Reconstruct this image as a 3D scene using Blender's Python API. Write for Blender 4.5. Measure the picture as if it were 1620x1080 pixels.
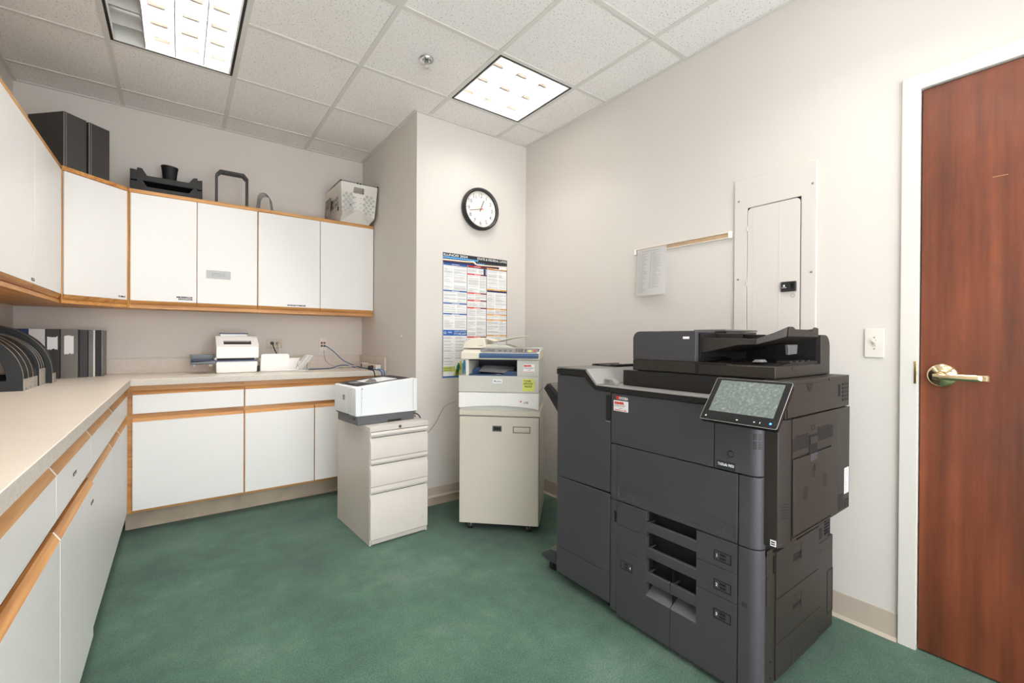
import bpy, bmesh, math, random
from mathutils import Matrix, Vector
for o in list(bpy.data.objects): bpy.data.objects.remove(o, do_unlink=True)
SC = bpy.context.scene
COL = SC.collection
random.seed(7)
PI = math.pi

# ---------------------------------------------------------------- camera
cam_d = bpy.data.cameras.new('camera'); cam = bpy.data.objects.new('camera', cam_d); COL.objects.link(cam)
FWD = Vector((0.5957895, 0.8031301, -0.0040996)).normalized()
YAW, PITCH, ROLL = math.radians(36.5686), math.radians(-0.2349), math.radians(0.3290)
FWD = Vector((math.sin(YAW)*math.cos(PITCH), math.cos(YAW)*math.cos(PITCH), math.sin(PITCH)))
RT0 = Vector((math.cos(YAW), -math.sin(YAW), 0)); UP0 = RT0.cross(FWD)
RT = math.cos(ROLL)*RT0 + math.sin(ROLL)*UP0; UP = RT.cross(FWD)
cam.matrix_world = Matrix(((RT.x, UP.x, -FWD.x, 0), (RT.y, UP.y, -FWD.y, 0), (RT.z, UP.z, -FWD.z, 1.17), (0, 0, 0, 1)))
cam_d.sensor_width = 36; cam_d.lens = 710.78/1620*36; cam_d.clip_start = 0.02
SC.camera = cam

# ---------------------------------------------------------------- world and exposure
w = bpy.data.worlds.new('world'); SC.world = w; w.use_nodes = True
w.node_tree.nodes['Background'].inputs[0].default_value = (0.96, 0.98, 1.0, 1)
w.node_tree.nodes['Background'].inputs[1].default_value = 5.4
SC.view_settings.view_transform = 'Standard'; SC.view_settings.look = 'None'
SC.view_settings.gamma = 1.0; SC.view_settings.use_curve_mapping = False
SC.view_settings.exposure = 0.22
LAMP = 80.0          # emission of the fluorescent tubes
SC.cycles.use_denoising = True
SC.cycles.max_bounces = 14; SC.cycles.diffuse_bounces = 9; SC.cycles.glossy_bounces = 5
SC.cycles.sample_clamp_indirect = 6.0
SC.cycles.caustics_reflective = False; SC.cycles.caustics_refractive = False

# ---------------------------------------------------------------- materials
def lin(c):
    c = c/255.0
    return c/12.92 if c <= 0.04045 else ((c+0.055)/1.055)**2.4
def rgb(r, g, b): return (lin(r), lin(g), lin(b), 1)
def _new(name):
    m = bpy.data.materials.new(name); m.use_nodes = True
    nt = m.node_tree; return m, nt, nt.nodes['Principled BSDF']
def _coords(nt, scale=(1, 1, 1), rot=(0, 0, 0)):
    tc = nt.nodes.new('ShaderNodeTexCoord'); mp = nt.nodes.new('ShaderNodeMapping')
    mp.inputs['Scale'].default_value = scale; mp.inputs['Rotation'].default_value = rot
    nt.links.new(tc.outputs['Object'], mp.inputs['Vector']); return mp.outputs[0]
def _noise(nt, vec, scale, detail=3, rough=0.55):
    n = nt.nodes.new('ShaderNodeTexNoise'); n.inputs['Scale'].default_value = scale
    n.inputs['Detail'].default_value = detail; n.inputs['Roughness'].default_value = rough
    nt.links.new(vec, n.inputs['Vector']); return n.outputs['Fac']
def _ramp(nt, fac, stops):
    r = nt.nodes.new('ShaderNodeValToRGB'); e = r.color_ramp.elements
    while len(e) < len(stops): e.new(0.5)
    for i, (p, c) in enumerate(stops): e[i].position = p; e[i].color = c
    nt.links.new(fac, r.inputs[0]); return r.outputs[0]
def _mix(nt, a, b, fac, mode='MIX'):
    m = nt.nodes.new('ShaderNodeMix'); m.data_type = 'RGBA'; m.blend_type = mode
    for s, v in ((m.inputs['Factor'], fac), (m.inputs['A'], a), (m.inputs['B'], b)):
        if hasattr(v, 'links') or hasattr(v, 'is_output'): nt.links.new(v, s)
        else: s.default_value = v
    return m.outputs['Result']
def _bump(nt, bs, h, strength=0.2, dist=0.002):
    b = nt.nodes.new('ShaderNodeBump'); b.inputs['Strength'].default_value = strength
    b.inputs['Distance'].default_value = dist
    nt.links.new(h, b.inputs['Height']); nt.links.new(b.outputs[0], bs.inputs['Normal'])
def plain(name, c, rough=0.5, metal=0.0, spec=0.5, var=0.04, vs=6.0, fine=0.0, bump=0.0, bs_scale=300, coat=0):
    m, nt, bs = _new(name)
    a = tuple(min(1, x*(1-var)) for x in rgb(*c)[:3])+(1,); b = tuple(min(1, x*(1+var)) for x in rgb(*c)[:3])+(1,)
    v = _coords(nt)
    col = _ramp(nt, _noise(nt, v, vs, 3), [(0.3, a), (0.7, b)])
    if fine:
        f1 = tuple([1-fine]*3)+(1,); f2 = (1, 1, 1, 1)
        col = _mix(nt, col, _ramp(nt, _noise(nt, v, bs_scale, 2), [(0.35, f1), (0.65, f2)]), 1.0, 'MULTIPLY')
    nt.links.new(col, bs.inputs['Base Color'])
    bs.inputs['Roughness'].default_value = rough; bs.inputs['Metallic'].default_value = metal
    bs.inputs['Specular IOR Level'].default_value = spec
    if coat: bs.inputs['Coat Weight'].default_value = coat; bs.inputs['Coat Roughness'].default_value = 0.1
    if bump: _bump(nt, bs, _noise(nt, v, bs_scale, 3), bump, 0.001)
    return m
def emit(name, c, s):
    m, nt, bs = _new(name)
    bs.inputs['Base Color'].default_value = rgb(*c)
    bs.inputs['Emission Color'].default_value = rgb(*c); bs.inputs['Emission Strength'].default_value = s
    return m
def wood(name, axis, dark, mid, light, rough=0.4, fr=40, coat=0.0, along=1.5, blotch=0.0):
    m, nt, bs = _new(name)
    s = [fr, fr, fr]; s[axis] = along
    v = _coords(nt, tuple(s))
    g = _noise(nt, v, 1.0, 5, 0.6)
    col = _ramp(nt, g, [(0.3, rgb(*dark)), (0.5, rgb(*mid)), (0.72, rgb(*light))])
    s2 = [x*5 for x in s]
    g2 = _noise(nt, _coords(nt, tuple(s2)), 1.0, 2)
    col = _mix(nt, col, _ramp(nt, g2, [(0.35, (0.82, 0.8, 0.78, 1)), (0.6, (1, 1, 1, 1))]), 0.6, 'MULTIPLY')
    if blotch: col = _mix(nt, col, _ramp(nt, _noise(nt, _coords(nt, (5, 5, 2.2)), 1.0, 6, 0.7), [(0.35, (1-blotch, 1-blotch*0.9, 1-blotch*0.7, 1)), (0.65, (1.06, 1.04, 1, 1))]), 1.0, 'MULTIPLY')
    nt.links.new(col, bs.inputs['Base Color'])
    bs.inputs['Roughness'].default_value = rough
    if coat: bs.inputs['Coat Weight'].default_value = coat; bs.inputs['Coat Roughness'].default_value = 0.15
    return m

M = {}
M['wall'] = plain('wall_paint', (211, 206, 200), 0.85, var=0.012, vs=1.2, bump=0.12, bs_scale=260, spec=0.2)
M['ctile'] = None
def _ceiling():
    m, nt, bs = _new('ceiling_tile'); v = _coords(nt)
    base = _ramp(nt, _noise(nt, v, 2.0, 2), [(0.3, rgb(233, 231, 229)), (0.7, rgb(238, 236, 234))])
    n = _noise(nt, v, 125, 2, 0.5)
    spots = _ramp(nt, n, [(0.61, (1, 1, 1, 1)), (0.68, (0.50, 0.48, 0.46, 1))])
    n2 = _noise(nt, v, 260, 2, 0.5)
    spots2 = _ramp(nt, n2, [(0.60, (1, 1, 1, 1)), (0.70, (0.80, 0.79, 0.78, 1))])
    c = _mix(nt, base, spots, 1.0, 'MULTIPLY'); c = _mix(nt, c, spots2, 1.0, 'MULTIPLY')
    nt.links.new(c, bs.inputs['Base Color']); bs.inputs['Roughness'].default_value = 0.95
    bs.inputs['Specular IOR Level'].default_value = 0.1
    return m
M['ctile'] = _ceiling()
def _carpet():
    m, nt, bs = _new('green_carpet'); v = _coords(nt)
    big = _noise(nt, v, 1.5, 8, 0.68)
    c = _ramp(nt, big, [(0.32, rgb(60, 78, 73)), (0.44, rgb(66, 93, 80)), (0.55, rgb(75, 103, 87)), (0.70, rgb(98, 119, 107))])
    mid = _noise(nt, v, 9, 5, 0.7)
    c = _mix(nt, c, _ramp(nt, mid, [(0.35, (0.84, 0.85, 0.85, 1)), (0.6, (1.0, 1.0, 1.0, 1))]), 0.9, 'MULTIPLY')
    fine = _noise(nt, v, 200, 2, 0.7)
    c = _mix(nt, c, _ramp(nt, fine, [(0.38, (0.55, 0.60, 0.58, 1)), (0.60, (1.25, 1.25, 1.22, 1))]), 0.8, 'MULTIPLY')
    nt.links.new(c, bs.inputs['Base Color']); bs.inputs['Roughness'].default_value = 1.0
    bs.inputs['Specular IOR Level'].default_value = 0.05
    bs.inputs['Sheen Weight'].default_value = 0.15
    _bump(nt, bs, fine, 0.6, 0.004)
    return m
M['carpet'] = _carpet()
def speck(name, base, dk, lt, rough, scale=220):
    m, nt, bs = _new(name); v = _coords(nt)
    c = _ramp(nt, _noise(nt, v, scale, 3, 0.7), [(0.35, rgb(*dk)), (0.5, rgb(*base)), (0.68, rgb(*lt))])
    c = _mix(nt, c, _ramp(nt, _noise(nt, v, 5, 3), [(0.3, (0.95, 0.95, 0.95, 1)), (0.7, (1, 1, 1, 1))]), 1.0, 'MULTIPLY')
    nt.links.new(c, bs.inputs['Base Color']); bs.inputs['Roughness'].default_value = rough
    return m
M['counter'] = speck('counter_laminate', (228, 218, 204), (222, 212, 197), (233, 224, 211), 0.3, 300)
M['splash'] = speck('splash_laminate', (208, 200, 189), (198, 190, 178), (216, 209, 200), 0.5, 160)
M['melamine'] = plain('white_melamine', (233, 232, 230), 0.38, var=0.006, vs=3, spec=0.4)
M['oak_x'] = wood('oak_grain_x', 0, (164, 106, 50), (196, 140, 78), (216, 166, 104), 0.42)
M['oak_y'] = wood('oak_grain_y', 1, (164, 106, 50), (196, 140, 78), (216, 166, 104), 0.42)
M['oak_z'] = wood('oak_grain_z', 2, (164, 106, 50), (196, 140, 78), (216, 166, 104), 0.42)
M['mahogany'] = wood('mahogany_veneer', 2, (84, 42, 25), (112, 57, 34), (134, 74, 46), 0.36, fr=14, coat=0.25, along=0.7, blotch=0.3)
M['trim'] = plain('trim_paint', (214, 211, 205), 0.4, var=0.008)
M['base'] = plain('vinyl_base', (186, 173, 158), 0.5, var=0.03, vs=8)
M['toe'] = plain('scuffed_vinyl', (178, 162, 142), 0.55, var=0.16, vs=5)
M['tbar'] = plain('ceiling_grid_white', (212, 210, 206), 0.5, var=0.01)
M['fix_w'] = plain('fixture_white', (240, 240, 238), 0.35, var=0.005)
M['louver'] = plain('louver_aluminium', (225, 225, 224), 0.25, metal=0.35, var=0.005)
M['blackm'] = plain('black_enamel', (20, 24, 24), 0.4, var=0.05)
M['black'] = plain('black_plastic', (26, 26, 27), 0.42, var=0.05)
M['void'] = plain('deep_black', (9, 9, 10), 0.6, var=0.02)
M['gunmetal'] = plain('charcoal_plastic', (65, 64, 68), 0.5, spec=0.4, var=0.02, fine=0.12, bs_scale=700)
M['gunrefl'] = plain('charcoal_brown_reflect', (45, 40, 36), 0.45, spec=0.35, var=0.02, fine=0.10, bs_scale=700)  # same charcoal plastic, the brownish reflection on its sides painted into the colour
M['blackgr'] = plain('soft_black_plastic', (30, 29, 29), 0.5, spec=0.3, var=0.03, fine=0.1, bs_scale=600)
M['silver'] = plain('silver_grey_plastic', (146, 145, 142), 0.4, var=0.02)
M['silverd'] = plain('warm_grey_plastic', (108, 105, 101), 0.42, var=0.02)
M['steelc'] = plain('beige_enamel_steel', (198, 190, 181), 0.36, var=0.015, spec=0.5)
M['steelc2'] = plain('beige_enamel_front', (206, 199, 191), 0.36, var=0.01, spec=0.5)
M['cream'] = plain('cream_plastic', (222, 216, 200), 0.45, var=0.015)
M['creamstand'] = plain('cream_painted_board', (201, 195, 182), 0.5, var=0.015)
M['palegr'] = plain('pale_grey_plastic', (198, 197, 190), 0.45, var=0.015)
M['whitep'] = plain('white_plastic', (236, 235, 233), 0.38, var=0.008)
M['whiteprn'] = plain('cool_white_plastic', (226, 229, 230), 0.45, var=0.006)
M['dkgrey'] = plain('dark_grey_plastic', (88, 89, 92), 0.5, var=0.03)
M['midgrey'] = plain('mid_grey_plastic', (120, 119, 118), 0.5, var=0.03)
M['navyp'] = plain('navy_plastic', (48, 76, 112), 0.45, var=0.03)
M['navyd'] = plain('dark_navy', (28, 34, 48), 0.5, var=0.03)
M['blue'] = plain('blue_plastic', (44, 60, 104), 0.4)
M['paper'] = plain('white_paper', (236, 236, 235), 0.8, var=0.006)
M['paperg'] = plain('grey_paper', (190, 192, 194), 0.8, var=0.01)
M['ink'] = plain('black_ink', (28, 28, 30), 0.6)
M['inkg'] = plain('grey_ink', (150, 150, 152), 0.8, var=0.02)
M['inkl'] = plain('light_grey_ink', (188, 189, 190), 0.8, var=0.02)
M['whiteink'] = plain('white_ink', (245, 245, 245), 0.5, var=0.005)
M['red'] = plain('red_ink', (214, 42, 34), 0.5)
M['redd'] = plain('dark_red_ink', (120, 24, 30), 0.5)
M['pblue'] = plain('poster_blue', (24, 92, 164), 0.45)
M['pnavy'] = plain('poster_navy', (28, 40, 82), 0.45)
M['pdark'] = plain('poster_black', (22, 24, 32), 0.4)
M['porange'] = plain('poster_orange', (230, 160, 62), 0.5)
M['polive'] = plain('poster_olive', (196, 204, 112), 0.5)
M['pgreen'] = plain('poster_green', (30, 130, 96), 0.5)
M['pcyan'] = plain('poster_light_blue', (70, 156, 214), 0.5)
M['yellow'] = plain('sticky_note_yellow', (216, 220, 112), 0.7, var=0.02)
M['cork'] = plain('cork', (196, 166, 128), 0.9, var=0.08, vs=60, fine=0.3, bs_scale=420)
M['ivory'] = plain('ivory_plastic', (220, 215, 206), 0.4, var=0.01)
M['ivoryd'] = plain('almond_plastic', (196, 186, 168), 0.45, var=0.01)
M['panelp'] = plain('panel_enamel', (208, 203, 197), 0.5, var=0.008)
M['brass'] = plain('polished_brass', (226, 200, 150), 0.12, metal=1.0, var=0.01)
M['nickel'] = plain('polished_nickel', (230, 212, 172), 0.1, metal=1.0, var=0.01)
M['chrome'] = plain('chrome', (200, 200, 200), 0.18, metal=1.0)
M['wire'] = plain('grey_wire', (120, 122, 124), 0.35, metal=0.6)
M['blackgl'] = plain('gloss_black_plastic', (20, 21, 22), 0.22, var=0.03)
M['greyplas'] = plain('slate_plastic', (44, 47, 49), 0.5, spec=0.3, var=0.02)
M['endcap'] = plain('silver_end_cap', (176, 170, 162), 0.32, metal=0.3)
M['bin'] = plain('charcoal_vinyl', (54, 52, 51), 0.5, var=0.03, fine=0.12, bs_scale=500)
M['navyb'] = plain('navy_vinyl', (34, 52, 112), 0.4)
M['greyb'] = plain('grey_vinyl', (112, 107, 103), 0.45, var=0.05)
M['whiteb'] = plain('white_vinyl', (222, 222, 222), 0.4, var=0.015)
M['totew'] = plain('corrugated_white_plastic', (214, 211, 204), 0.5, var=0.012)
M['totehole'] = plain('grey_hole', (176, 175, 172), 0.6)
M['card'] = plain('grey_card', (134, 126, 116), 0.7, var=0.03)
M['cordb'] = plain('blue_cable', (38, 84, 140), 0.4)
M['cordbl'] = plain('bright_blue_cable', (40, 130, 200), 0.4)
M['cordw'] = plain('white_cable', (220, 214, 202), 0.5)
M['cordg'] = plain('grey_cable', (150, 144, 134), 0.5)
M['rubber'] = plain('black_rubber', (20, 20, 20), 0.6)
M['clockf'] = plain('clock_face_white', (236, 232, 224), 0.55, var=0.004)
M['smoke'] = plain('smoked_plastic', (38, 44, 50), 0.22, var=0.04)
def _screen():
    m, nt, bs = _new('reflection_screen'); v = _coords(nt)
    c = _ramp(nt, _noise(nt, v, 110, 3, 0.6), [(0.35, rgb(92, 100, 98)), (0.58, rgb(112, 121, 119)), (0.80, rgb(160, 168, 166))])  # blurred reflections painted into the screen as mottled grey
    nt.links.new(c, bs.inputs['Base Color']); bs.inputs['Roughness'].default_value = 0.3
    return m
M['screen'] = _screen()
M['lamp'] = emit('fluorescent_tube', (255, 251, 248), LAMP)
M['hood'] = plain('black_hood_plastic', (8, 8, 9), 0.35, spec=0.12)
M['louverdark'] = plain('louver_opening_brown', (70, 63, 57), 0.8, spec=0.0)
M['led'] = emit('blue_led', (60, 130, 255), 3.0)
def _glass():
    m, nt, bs = _new('clear_glass'); bs.inputs['Transmission Weight'].default_value = 1.0
    bs.inputs['Roughness'].default_value = 0.0; bs.inputs['IOR'].default_value = 1.02
    return m
M['glass'] = _glass()

# ---------------------------------------------------------------- mesh helpers
ROOT = {}      # top-level matrix by object name
def mtx(loc, rz=0.0): return Matrix.Translation(Vector(loc)) @ Matrix.Rotation(rz, 4, 'Z')
def thing(name, label, cat, loc, rz=0.0, group=None, kind=None):
    o = bpy.data.objects.new(name, None); COL.objects.link(o)
    o.empty_display_size = 0.1; o.location = loc; o.rotation_euler = (0, 0, rz)
    ROOT[o.name] = mtx(loc, rz)
    if label: o['label'] = label
    if cat: o['category'] = cat
    if group: o['group'] = group
    if kind: o['kind'] = kind
    return o
def rootm(o):
    while o.parent: o = o.parent
    return ROOT[o.name]
class MB:
    def __init__(s): s.bm = bmesh.new(); s.mi = 0
    def _f(s, vs):
        try: f = s.bm.faces.new(vs)
        except ValueError: return None
        f.material_index = s.mi; return f
    def box(s, x0, x1, y0, y1, z0, z1, M4=None):
        v = [Vector((x, y, z)) for x in (x0, x1) for y in (y0, y1) for z in (z0, z1)]
        if M4 is not None: v = [M4 @ p for p in v]
        v = [s.bm.verts.new(p) for p in v]
        for q in ((0, 1, 3, 2), (4, 6, 7, 5), (0, 4, 5, 1), (2, 3, 7, 6), (0, 2, 6, 4), (1, 5, 7, 3)): s._f([v[i] for i in q])
        return s
    def prism(s, pts, axis, a0, a1, M4=None):
        """polygon pts in the two other axes (x,y,z order) extruded along axis"""
        def mk(p, a):
            c = [0, 0, 0]; o = [i for i in range(3) if i != axis]
            c[axis] = a; c[o[0]] = p[0]; c[o[1]] = p[1]
            q = Vector(c); return M4 @ q if M4 is not None else q
        A = [s.bm.verts.new(mk(p, a0)) for p in pts]; B = [s.bm.verts.new(mk(p, a1)) for p in pts]
        n = len(pts)
        for i in range(n): s._f([A[i], A[(i+1) % n], B[(i+1) % n], B[i]])
        s._f(A[::-1]); s._f(B); return s
    def cyl(s, c, r, h, axis=2, seg=24, r2=None, M4=None):
        r2 = r if r2 is None else r2; A = []; B = []
        for i in range(seg):
            a = 2*PI*i/seg
            for L, rr, k in ((A, r, 0), (B, r2, h)):
                p = [rr*math.cos(a), rr*math.sin(a)]
                q = {2: (p[0], p[1], k), 0: (k, p[0], p[1]), 1: (p[0], k, p[1])}[axis]
                q = Vector(c)+Vector(q); L.append(s.bm.verts.new(M4 @ q if M4 is not None else q))
        for i in range(seg): s._f([A[i], A[(i+1) % seg], B[(i+1) % seg], B[i]])
        s._f(A[::-1]); s._f(B); return s
    def tube(s, pts, r, seg=8, closed=False, smooth=0, M4=None):
        P = [Vector(p) for p in pts]
        for _ in range(smooth):
            Q = [P[0]]
            for a, b in zip(P, P[1:]): Q += [a*0.75+b*0.25, a*0.25+b*0.75]
            Q.append(P[-1]); P = Q
        n = len(P); rings = []; ref = None
        for i in range(n):
            if closed: d = P[(i+1) % n]-P[i-1]
            else: d = P[min(i+1, n-1)]-P[max(i-1, 0)]
            d.normalize()
            if ref is None: ref = Vector((0, 0, 1)) if abs(d.z) < 0.9 else Vector((1, 0, 0))
            u = d.cross(ref); u.normalize(); v = u.cross(d); ref = v
            ring = []
            for k in range(seg):
                a = 2*PI*k/seg; q = P[i]+r*(math.cos(a)*u+math.sin(a)*v)
                ring.append(s.bm.verts.new(M4 @ q if M4 is not None else q))
            rings.append(ring)
        m = n if closed else n-1
        for i in range(m):
            A, B = rings[i], rings[(i+1) % n]
            for k in range(seg): s._f([A[k], A[(k+1) % seg], B[(k+1) % seg], B[k]])
        if not closed: s._f(rings[0][::-1]); s._f(rings[-1])
        return s
    def lathe(s, prof, c, axis=2, seg=40, M4=None, ring_=False):
        rings = []
        if ring_: prof = list(prof)+[prof[0]]
        for r, h in prof:
            ring = []
            for i in range(seg):
                a = 2*PI*i/seg; p = (r*math.cos(a), r*math.sin(a))
                q = {2: (p[0], p[1], h), 0: (h, p[0], p[1]), 1: (p[0], h, p[1])}[axis]
                q = Vector(c)+Vector(q); ring.append(s.bm.verts.new(M4 @ q if M4 is not None else q))
            rings.append(ring)
        for A, B in zip(rings, rings[1:]):
            for k in range(seg): s._f([A[k], A[(k+1) % seg], B[(k+1) % seg], B[k]])
        if ring_: bmesh.ops.remove_doubles(s.bm, verts=[v for r in (rings[0], rings[-1]) for v in r], dist=1e-6); return s
        if prof[0][0] > 1e-6: s._f(rings[0][::-1])
        if prof[-1][0] > 1e-6: s._f(rings[-1])
        return s
    def slab(s, axis, a0, a1, us, vs, hole, M4=None):
        """plate normal to axis between a0 and a1; us, vs the cuts; hole(i,j) True where open"""
        o = [i for i in range(3) if i != axis]; cache = {}
        def V(i, j, k):
            if (i, j, k) not in cache:
                c = [0, 0, 0]; c[axis] = (a0, a1)[k]; c[o[0]] = us[i]; c[o[1]] = vs[j]
                q = Vector(c); cache[(i, j, k)] = s.bm.verts.new(M4 @ q if M4 is not None else q)
            return cache[(i, j, k)]
        nu, nv = len(us)-1, len(vs)-1
        full = lambda i, j: 0 <= i < nu and 0 <= j < nv and not hole(i, j)
        for i in range(nu):
            for j in range(nv):
                if not full(i, j): continue
                for k in (0, 1): s._f([V(i, j, k), V(i+1, j, k), V(i+1, j+1, k), V(i, j+1, k)])
                for di, dj, e in ((-1, 0, ((i, j), (i, j+1))), (1, 0, ((i+1, j), (i+1, j+1))), (0, -1, ((i, j), (i+1, j))), (0, 1, ((i, j+1), (i+1, j+1)))):
                    if not full(i+di, j+dj): s._f([V(*e[0], 0), V(*e[1], 0), V(*e[1], 1), V(*e[0], 1)])
        return s
    def plate(s, axis, a0, a1, u0, u1, v0, v1, holes=(), M4=None):
        us = sorted({u0, u1, *[h[0] for h in holes], *[h[1] for h in holes]}); vs = sorted({v0, v1, *[h[2] for h in holes], *[h[3] for h in holes]})
        us = [u for u in us if u0 <= u <= u1]; vs = [v for v in vs if v0 <= v <= v1]
        def hole(i, j):
            if not (0 <= i < len(us)-1 and 0 <= j < len(vs)-1): return True
            cu, cv = (us[i]+us[i+1])/2, (vs[j]+vs[j+1])/2
            return any(h[0] < cu < h[1] and h[2] < cv < h[3] for h in holes)
        return s.slab(axis, a0, a1, us, vs, hole, M4)
    def sheet(s, grid, th=0.0, M4=None):
        """grid of 3D points as a thin skin (given thickness along its normal)"""
        V = [[s.bm.verts.new(M4 @ Vector(p) if M4 is not None else Vector(p)) for p in row] for row in grid]
        fs = []
        for a, b in zip(V, V[1:]):
            for k in range(len(a)-1): fs.append(s._f([a[k], a[k+1], b[k+1], b[k]]))
        if th:
            r = bmesh.ops.solidify(s.bm, geom=[f for f in fs if f], thickness=th)
        return s
    def build(s, name, mats, parent=None, world=True, bevel=0.0, smooth=30, label=None, cat=None, group=None, kind=None, loc=None, rz=0.0, seg=2):
        bmesh.ops.recalc_face_normals(s.bm, faces=s.bm.faces)
        if not isinstance(mats, (list, tuple)): mats = [mats]
        if parent is not None and world: s.bm.transform(rootm(parent).inverted())
        if parent is None:
            if loc is None:
                xs = [v.co for v in s.bm.verts]
                loc = (sum(v.x for v in xs)/len(xs), sum(v.y for v in xs)/len(xs), min(v.z for v in xs))
            if world: s.bm.transform(mtx(loc, rz).inverted())
        me = bpy.data.meshes.new(name); s.bm.to_mesh(me); s.bm.free()
        for m in mats: me.materials.append(M[m] if isinstance(m, str) else m)
        o = bpy.data.objects.new(name, me); COL.objects.link(o)
        if parent is None:
            o.location = loc; o.rotation_euler = (0, 0, rz); ROOT[o.name] = mtx(loc, rz)
        else: o.parent = parent
        if smooth:
            for p in me.polygons: p.use_smooth = True
            me.set_sharp_from_angle(angle=math.radians(smooth))
        if bevel:
            b = o.modifiers.new('bevel', 'BEVEL'); b.width = bevel; b.segments = seg; b.limit_method = 'ANGLE'
            b.angle_limit = math.radians(35); b.harden_normals = False
        for k, v in (('label', label), ('category', cat), ('group', group), ('kind', kind)):
            if v: o[k] = v
        return o
def text_mesh(txt, w=None, h=None, bold=0.0, ext=0.0003, align='CENTER', shear=0):
    cu = bpy.data.curves.new('lettering', 'FONT'); cu.body = txt; cu.size = 1.0; cu.extrude = 0.0; cu.offset = bold
    cu.align_x = align; cu.align_y = 'CENTER'; cu.resolution_u = 3; cu.shear = shear
    ob = bpy.data.objects.new('lettering', cu); COL.objects.link(ob)
    dg = bpy.context.evaluated_depsgraph_get(); me = bpy.data.meshes.new_from_object(ob.evaluated_get(dg))
    bpy.data.objects.remove(ob, do_unlink=True); bpy.data.curves.remove(cu)
    xs = [v.co.x for v in me.vertices]; ys = [v.co.y for v in me.vertices]
    W, H = max(xs)-min(xs), max(ys)-min(ys); cx, cy = (max(xs)+min(xs))/2, (max(ys)+min(ys))/2
    if w and h: sx, sy = w/W, h/H
    elif h: sx = sy = h/H
    else: sx = sy = w/W
    pts = [((v.co.x-cx)*sx, (v.co.y-cy)*sy) for v in me.vertices]; polys = [tuple(p.vertices) for p in me.polygons]
    bpy.data.meshes.remove(me); return pts, polys
def letter(mb, txt, c, right, up, w=None, h=None, bold=0.0, lift=0.0006, M4=None, shear=0):
    """adds flat raised lettering centred on c, facing right x up"""
    pts, polys = text_mesh(txt, w, h, bold, shear=shear); r = Vector(right).normalized(); u = Vector(up).normalized(); n = r.cross(u)
    vs = []
    for x, y in pts:
        q = Vector(c)+x*r+y*u+lift*n
        vs.append(mb.bm.verts.new(M4 @ q if M4 is not None else q))
    for p in polys: mb._f([vs[i] for i in p])
def ticks(mb, c, right, up, w, h, n, lift=0.0006):
    """a line of marks too small to read"""
    r = Vector(right).normalized(); u = Vector(up).normalized(); nn = r.cross(u); c = Vector(c)+nn*lift; p = w/n
    for i in range(n):
        if i and random.random() < 0.14: continue
        x0 = -w/2+i*p; x1 = x0+p*random.uniform(0.45, 0.8); h0, h1 = -h/2*random.uniform(0.6, 1), h/2*random.uniform(0.6, 1)
        mb._f([mb.bm.verts.new(c+r*x+u*y) for x, y in ((x0, h0), (x1, h0), (x1, h1), (x0, h1))])
NX = ((0, -1, 0), (0, 0, 1))      # right, up for a face looking towards -X
NY = ((1, 0, 0), (0, 0, 1))       # ... towards -Y
def arc(cx, cy, rx, ry, a0, a1, n=10):
    return [(cx+rx*math.cos(math.radians(a0+(a1-a0)*i/n)), cy+ry*math.sin(math.radians(a0+(a1-a0)*i/n))) for i in range(n+1)]
# ================================================================= ROOM
XL, XR, YB, YA, XA, YF, ZC = -0.81, 2.258, 4.003, 2.868, 1.307, -1.25, 2.726
HT = 2.86
MB().box(XL-0.1, XR+0.12, YF-0.1, YB+0.1, -0.08, 0.0).build('floor', 'carpet', kind='structure', loc=(0, 0, 0))
MB().box(XL-0.1, XL, YF-0.1, YB+0.1, 0, HT).build('wall_left', 'wall', kind='structure')
MB().box(XL, XA, YB, YB+0.1, 0, HT).build('wall_back', 'wall', kind='structure')
MB().box(XA, XR, YA, YB+0.1, 0, HT).build('wall_alcove', 'wall', kind='structure')
DY0, DY1, DZ = -0.466, 0.455, 2.128
MB().plate(0, XR, XR+0.12, YF-0.1, YB+0.1, 0, HT, [(DY0, DY1, -1, DZ)]).build('wall_right', 'wall', kind='structure')
MB().plate(1, YF-0.1, YF, XL, XR, 0, HT, [(XL+0.25, XR-0.25, -1, 2.45)]).build('wall_front', 'wall', kind='structure')  # opening added behind the camera to let world light fill the room
MB().box(XR+0.121, XR+0.16, DY0-0.3, DY1+0.3, 0, HT).build('wall_corridor', 'wall', kind='structure')

# ceiling with openings for the troffers and the air grille
GX = [-0.302+0.5662*i for i in range(-1, 6)]; GY = [3.740-0.5775*i for i in range(0, 10)]
L1 = (GX[1], GX[2], GY[3], GY[1]); L2 = (GX[4], GX[5], GY[3], GY[2]); L3 = (GX[4], GX[5], GY[6], GY[5])
L4 = (GX[1], GX[2], GY[7], GY[5]); L5 = (GX[3], GX[4], GY[8], GY[7]); VT = (GX[2], GX[3], GY[4], GY[3])
tr = 0.012
holes = [(a+tr, b-tr, c+tr, d-tr) for a, b, c, d in (L1, L2, L3, L4, L5, VT)]
MB().plate(2, ZC+0.005, ZC+0.02, XL, XR, YF, YB, holes).build('ceiling', 'ctile', kind='structure')
g = MB()
hh = [(a+tr, b-tr, c+tr, d-tr) for a, b, c, d in (L1, L2, L3, L4, L5, VT)]
us = sorted({XL, XR, *[x-tr for x in GX if XL < x-tr < XR], *[x+tr for x in GX if XL < x+tr < XR]})
vs = sorted({YF, YB, *[y-tr for y in GY if YF < y-tr < YB], *[y+tr for y in GY if YF < y+tr < YB]})
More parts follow.
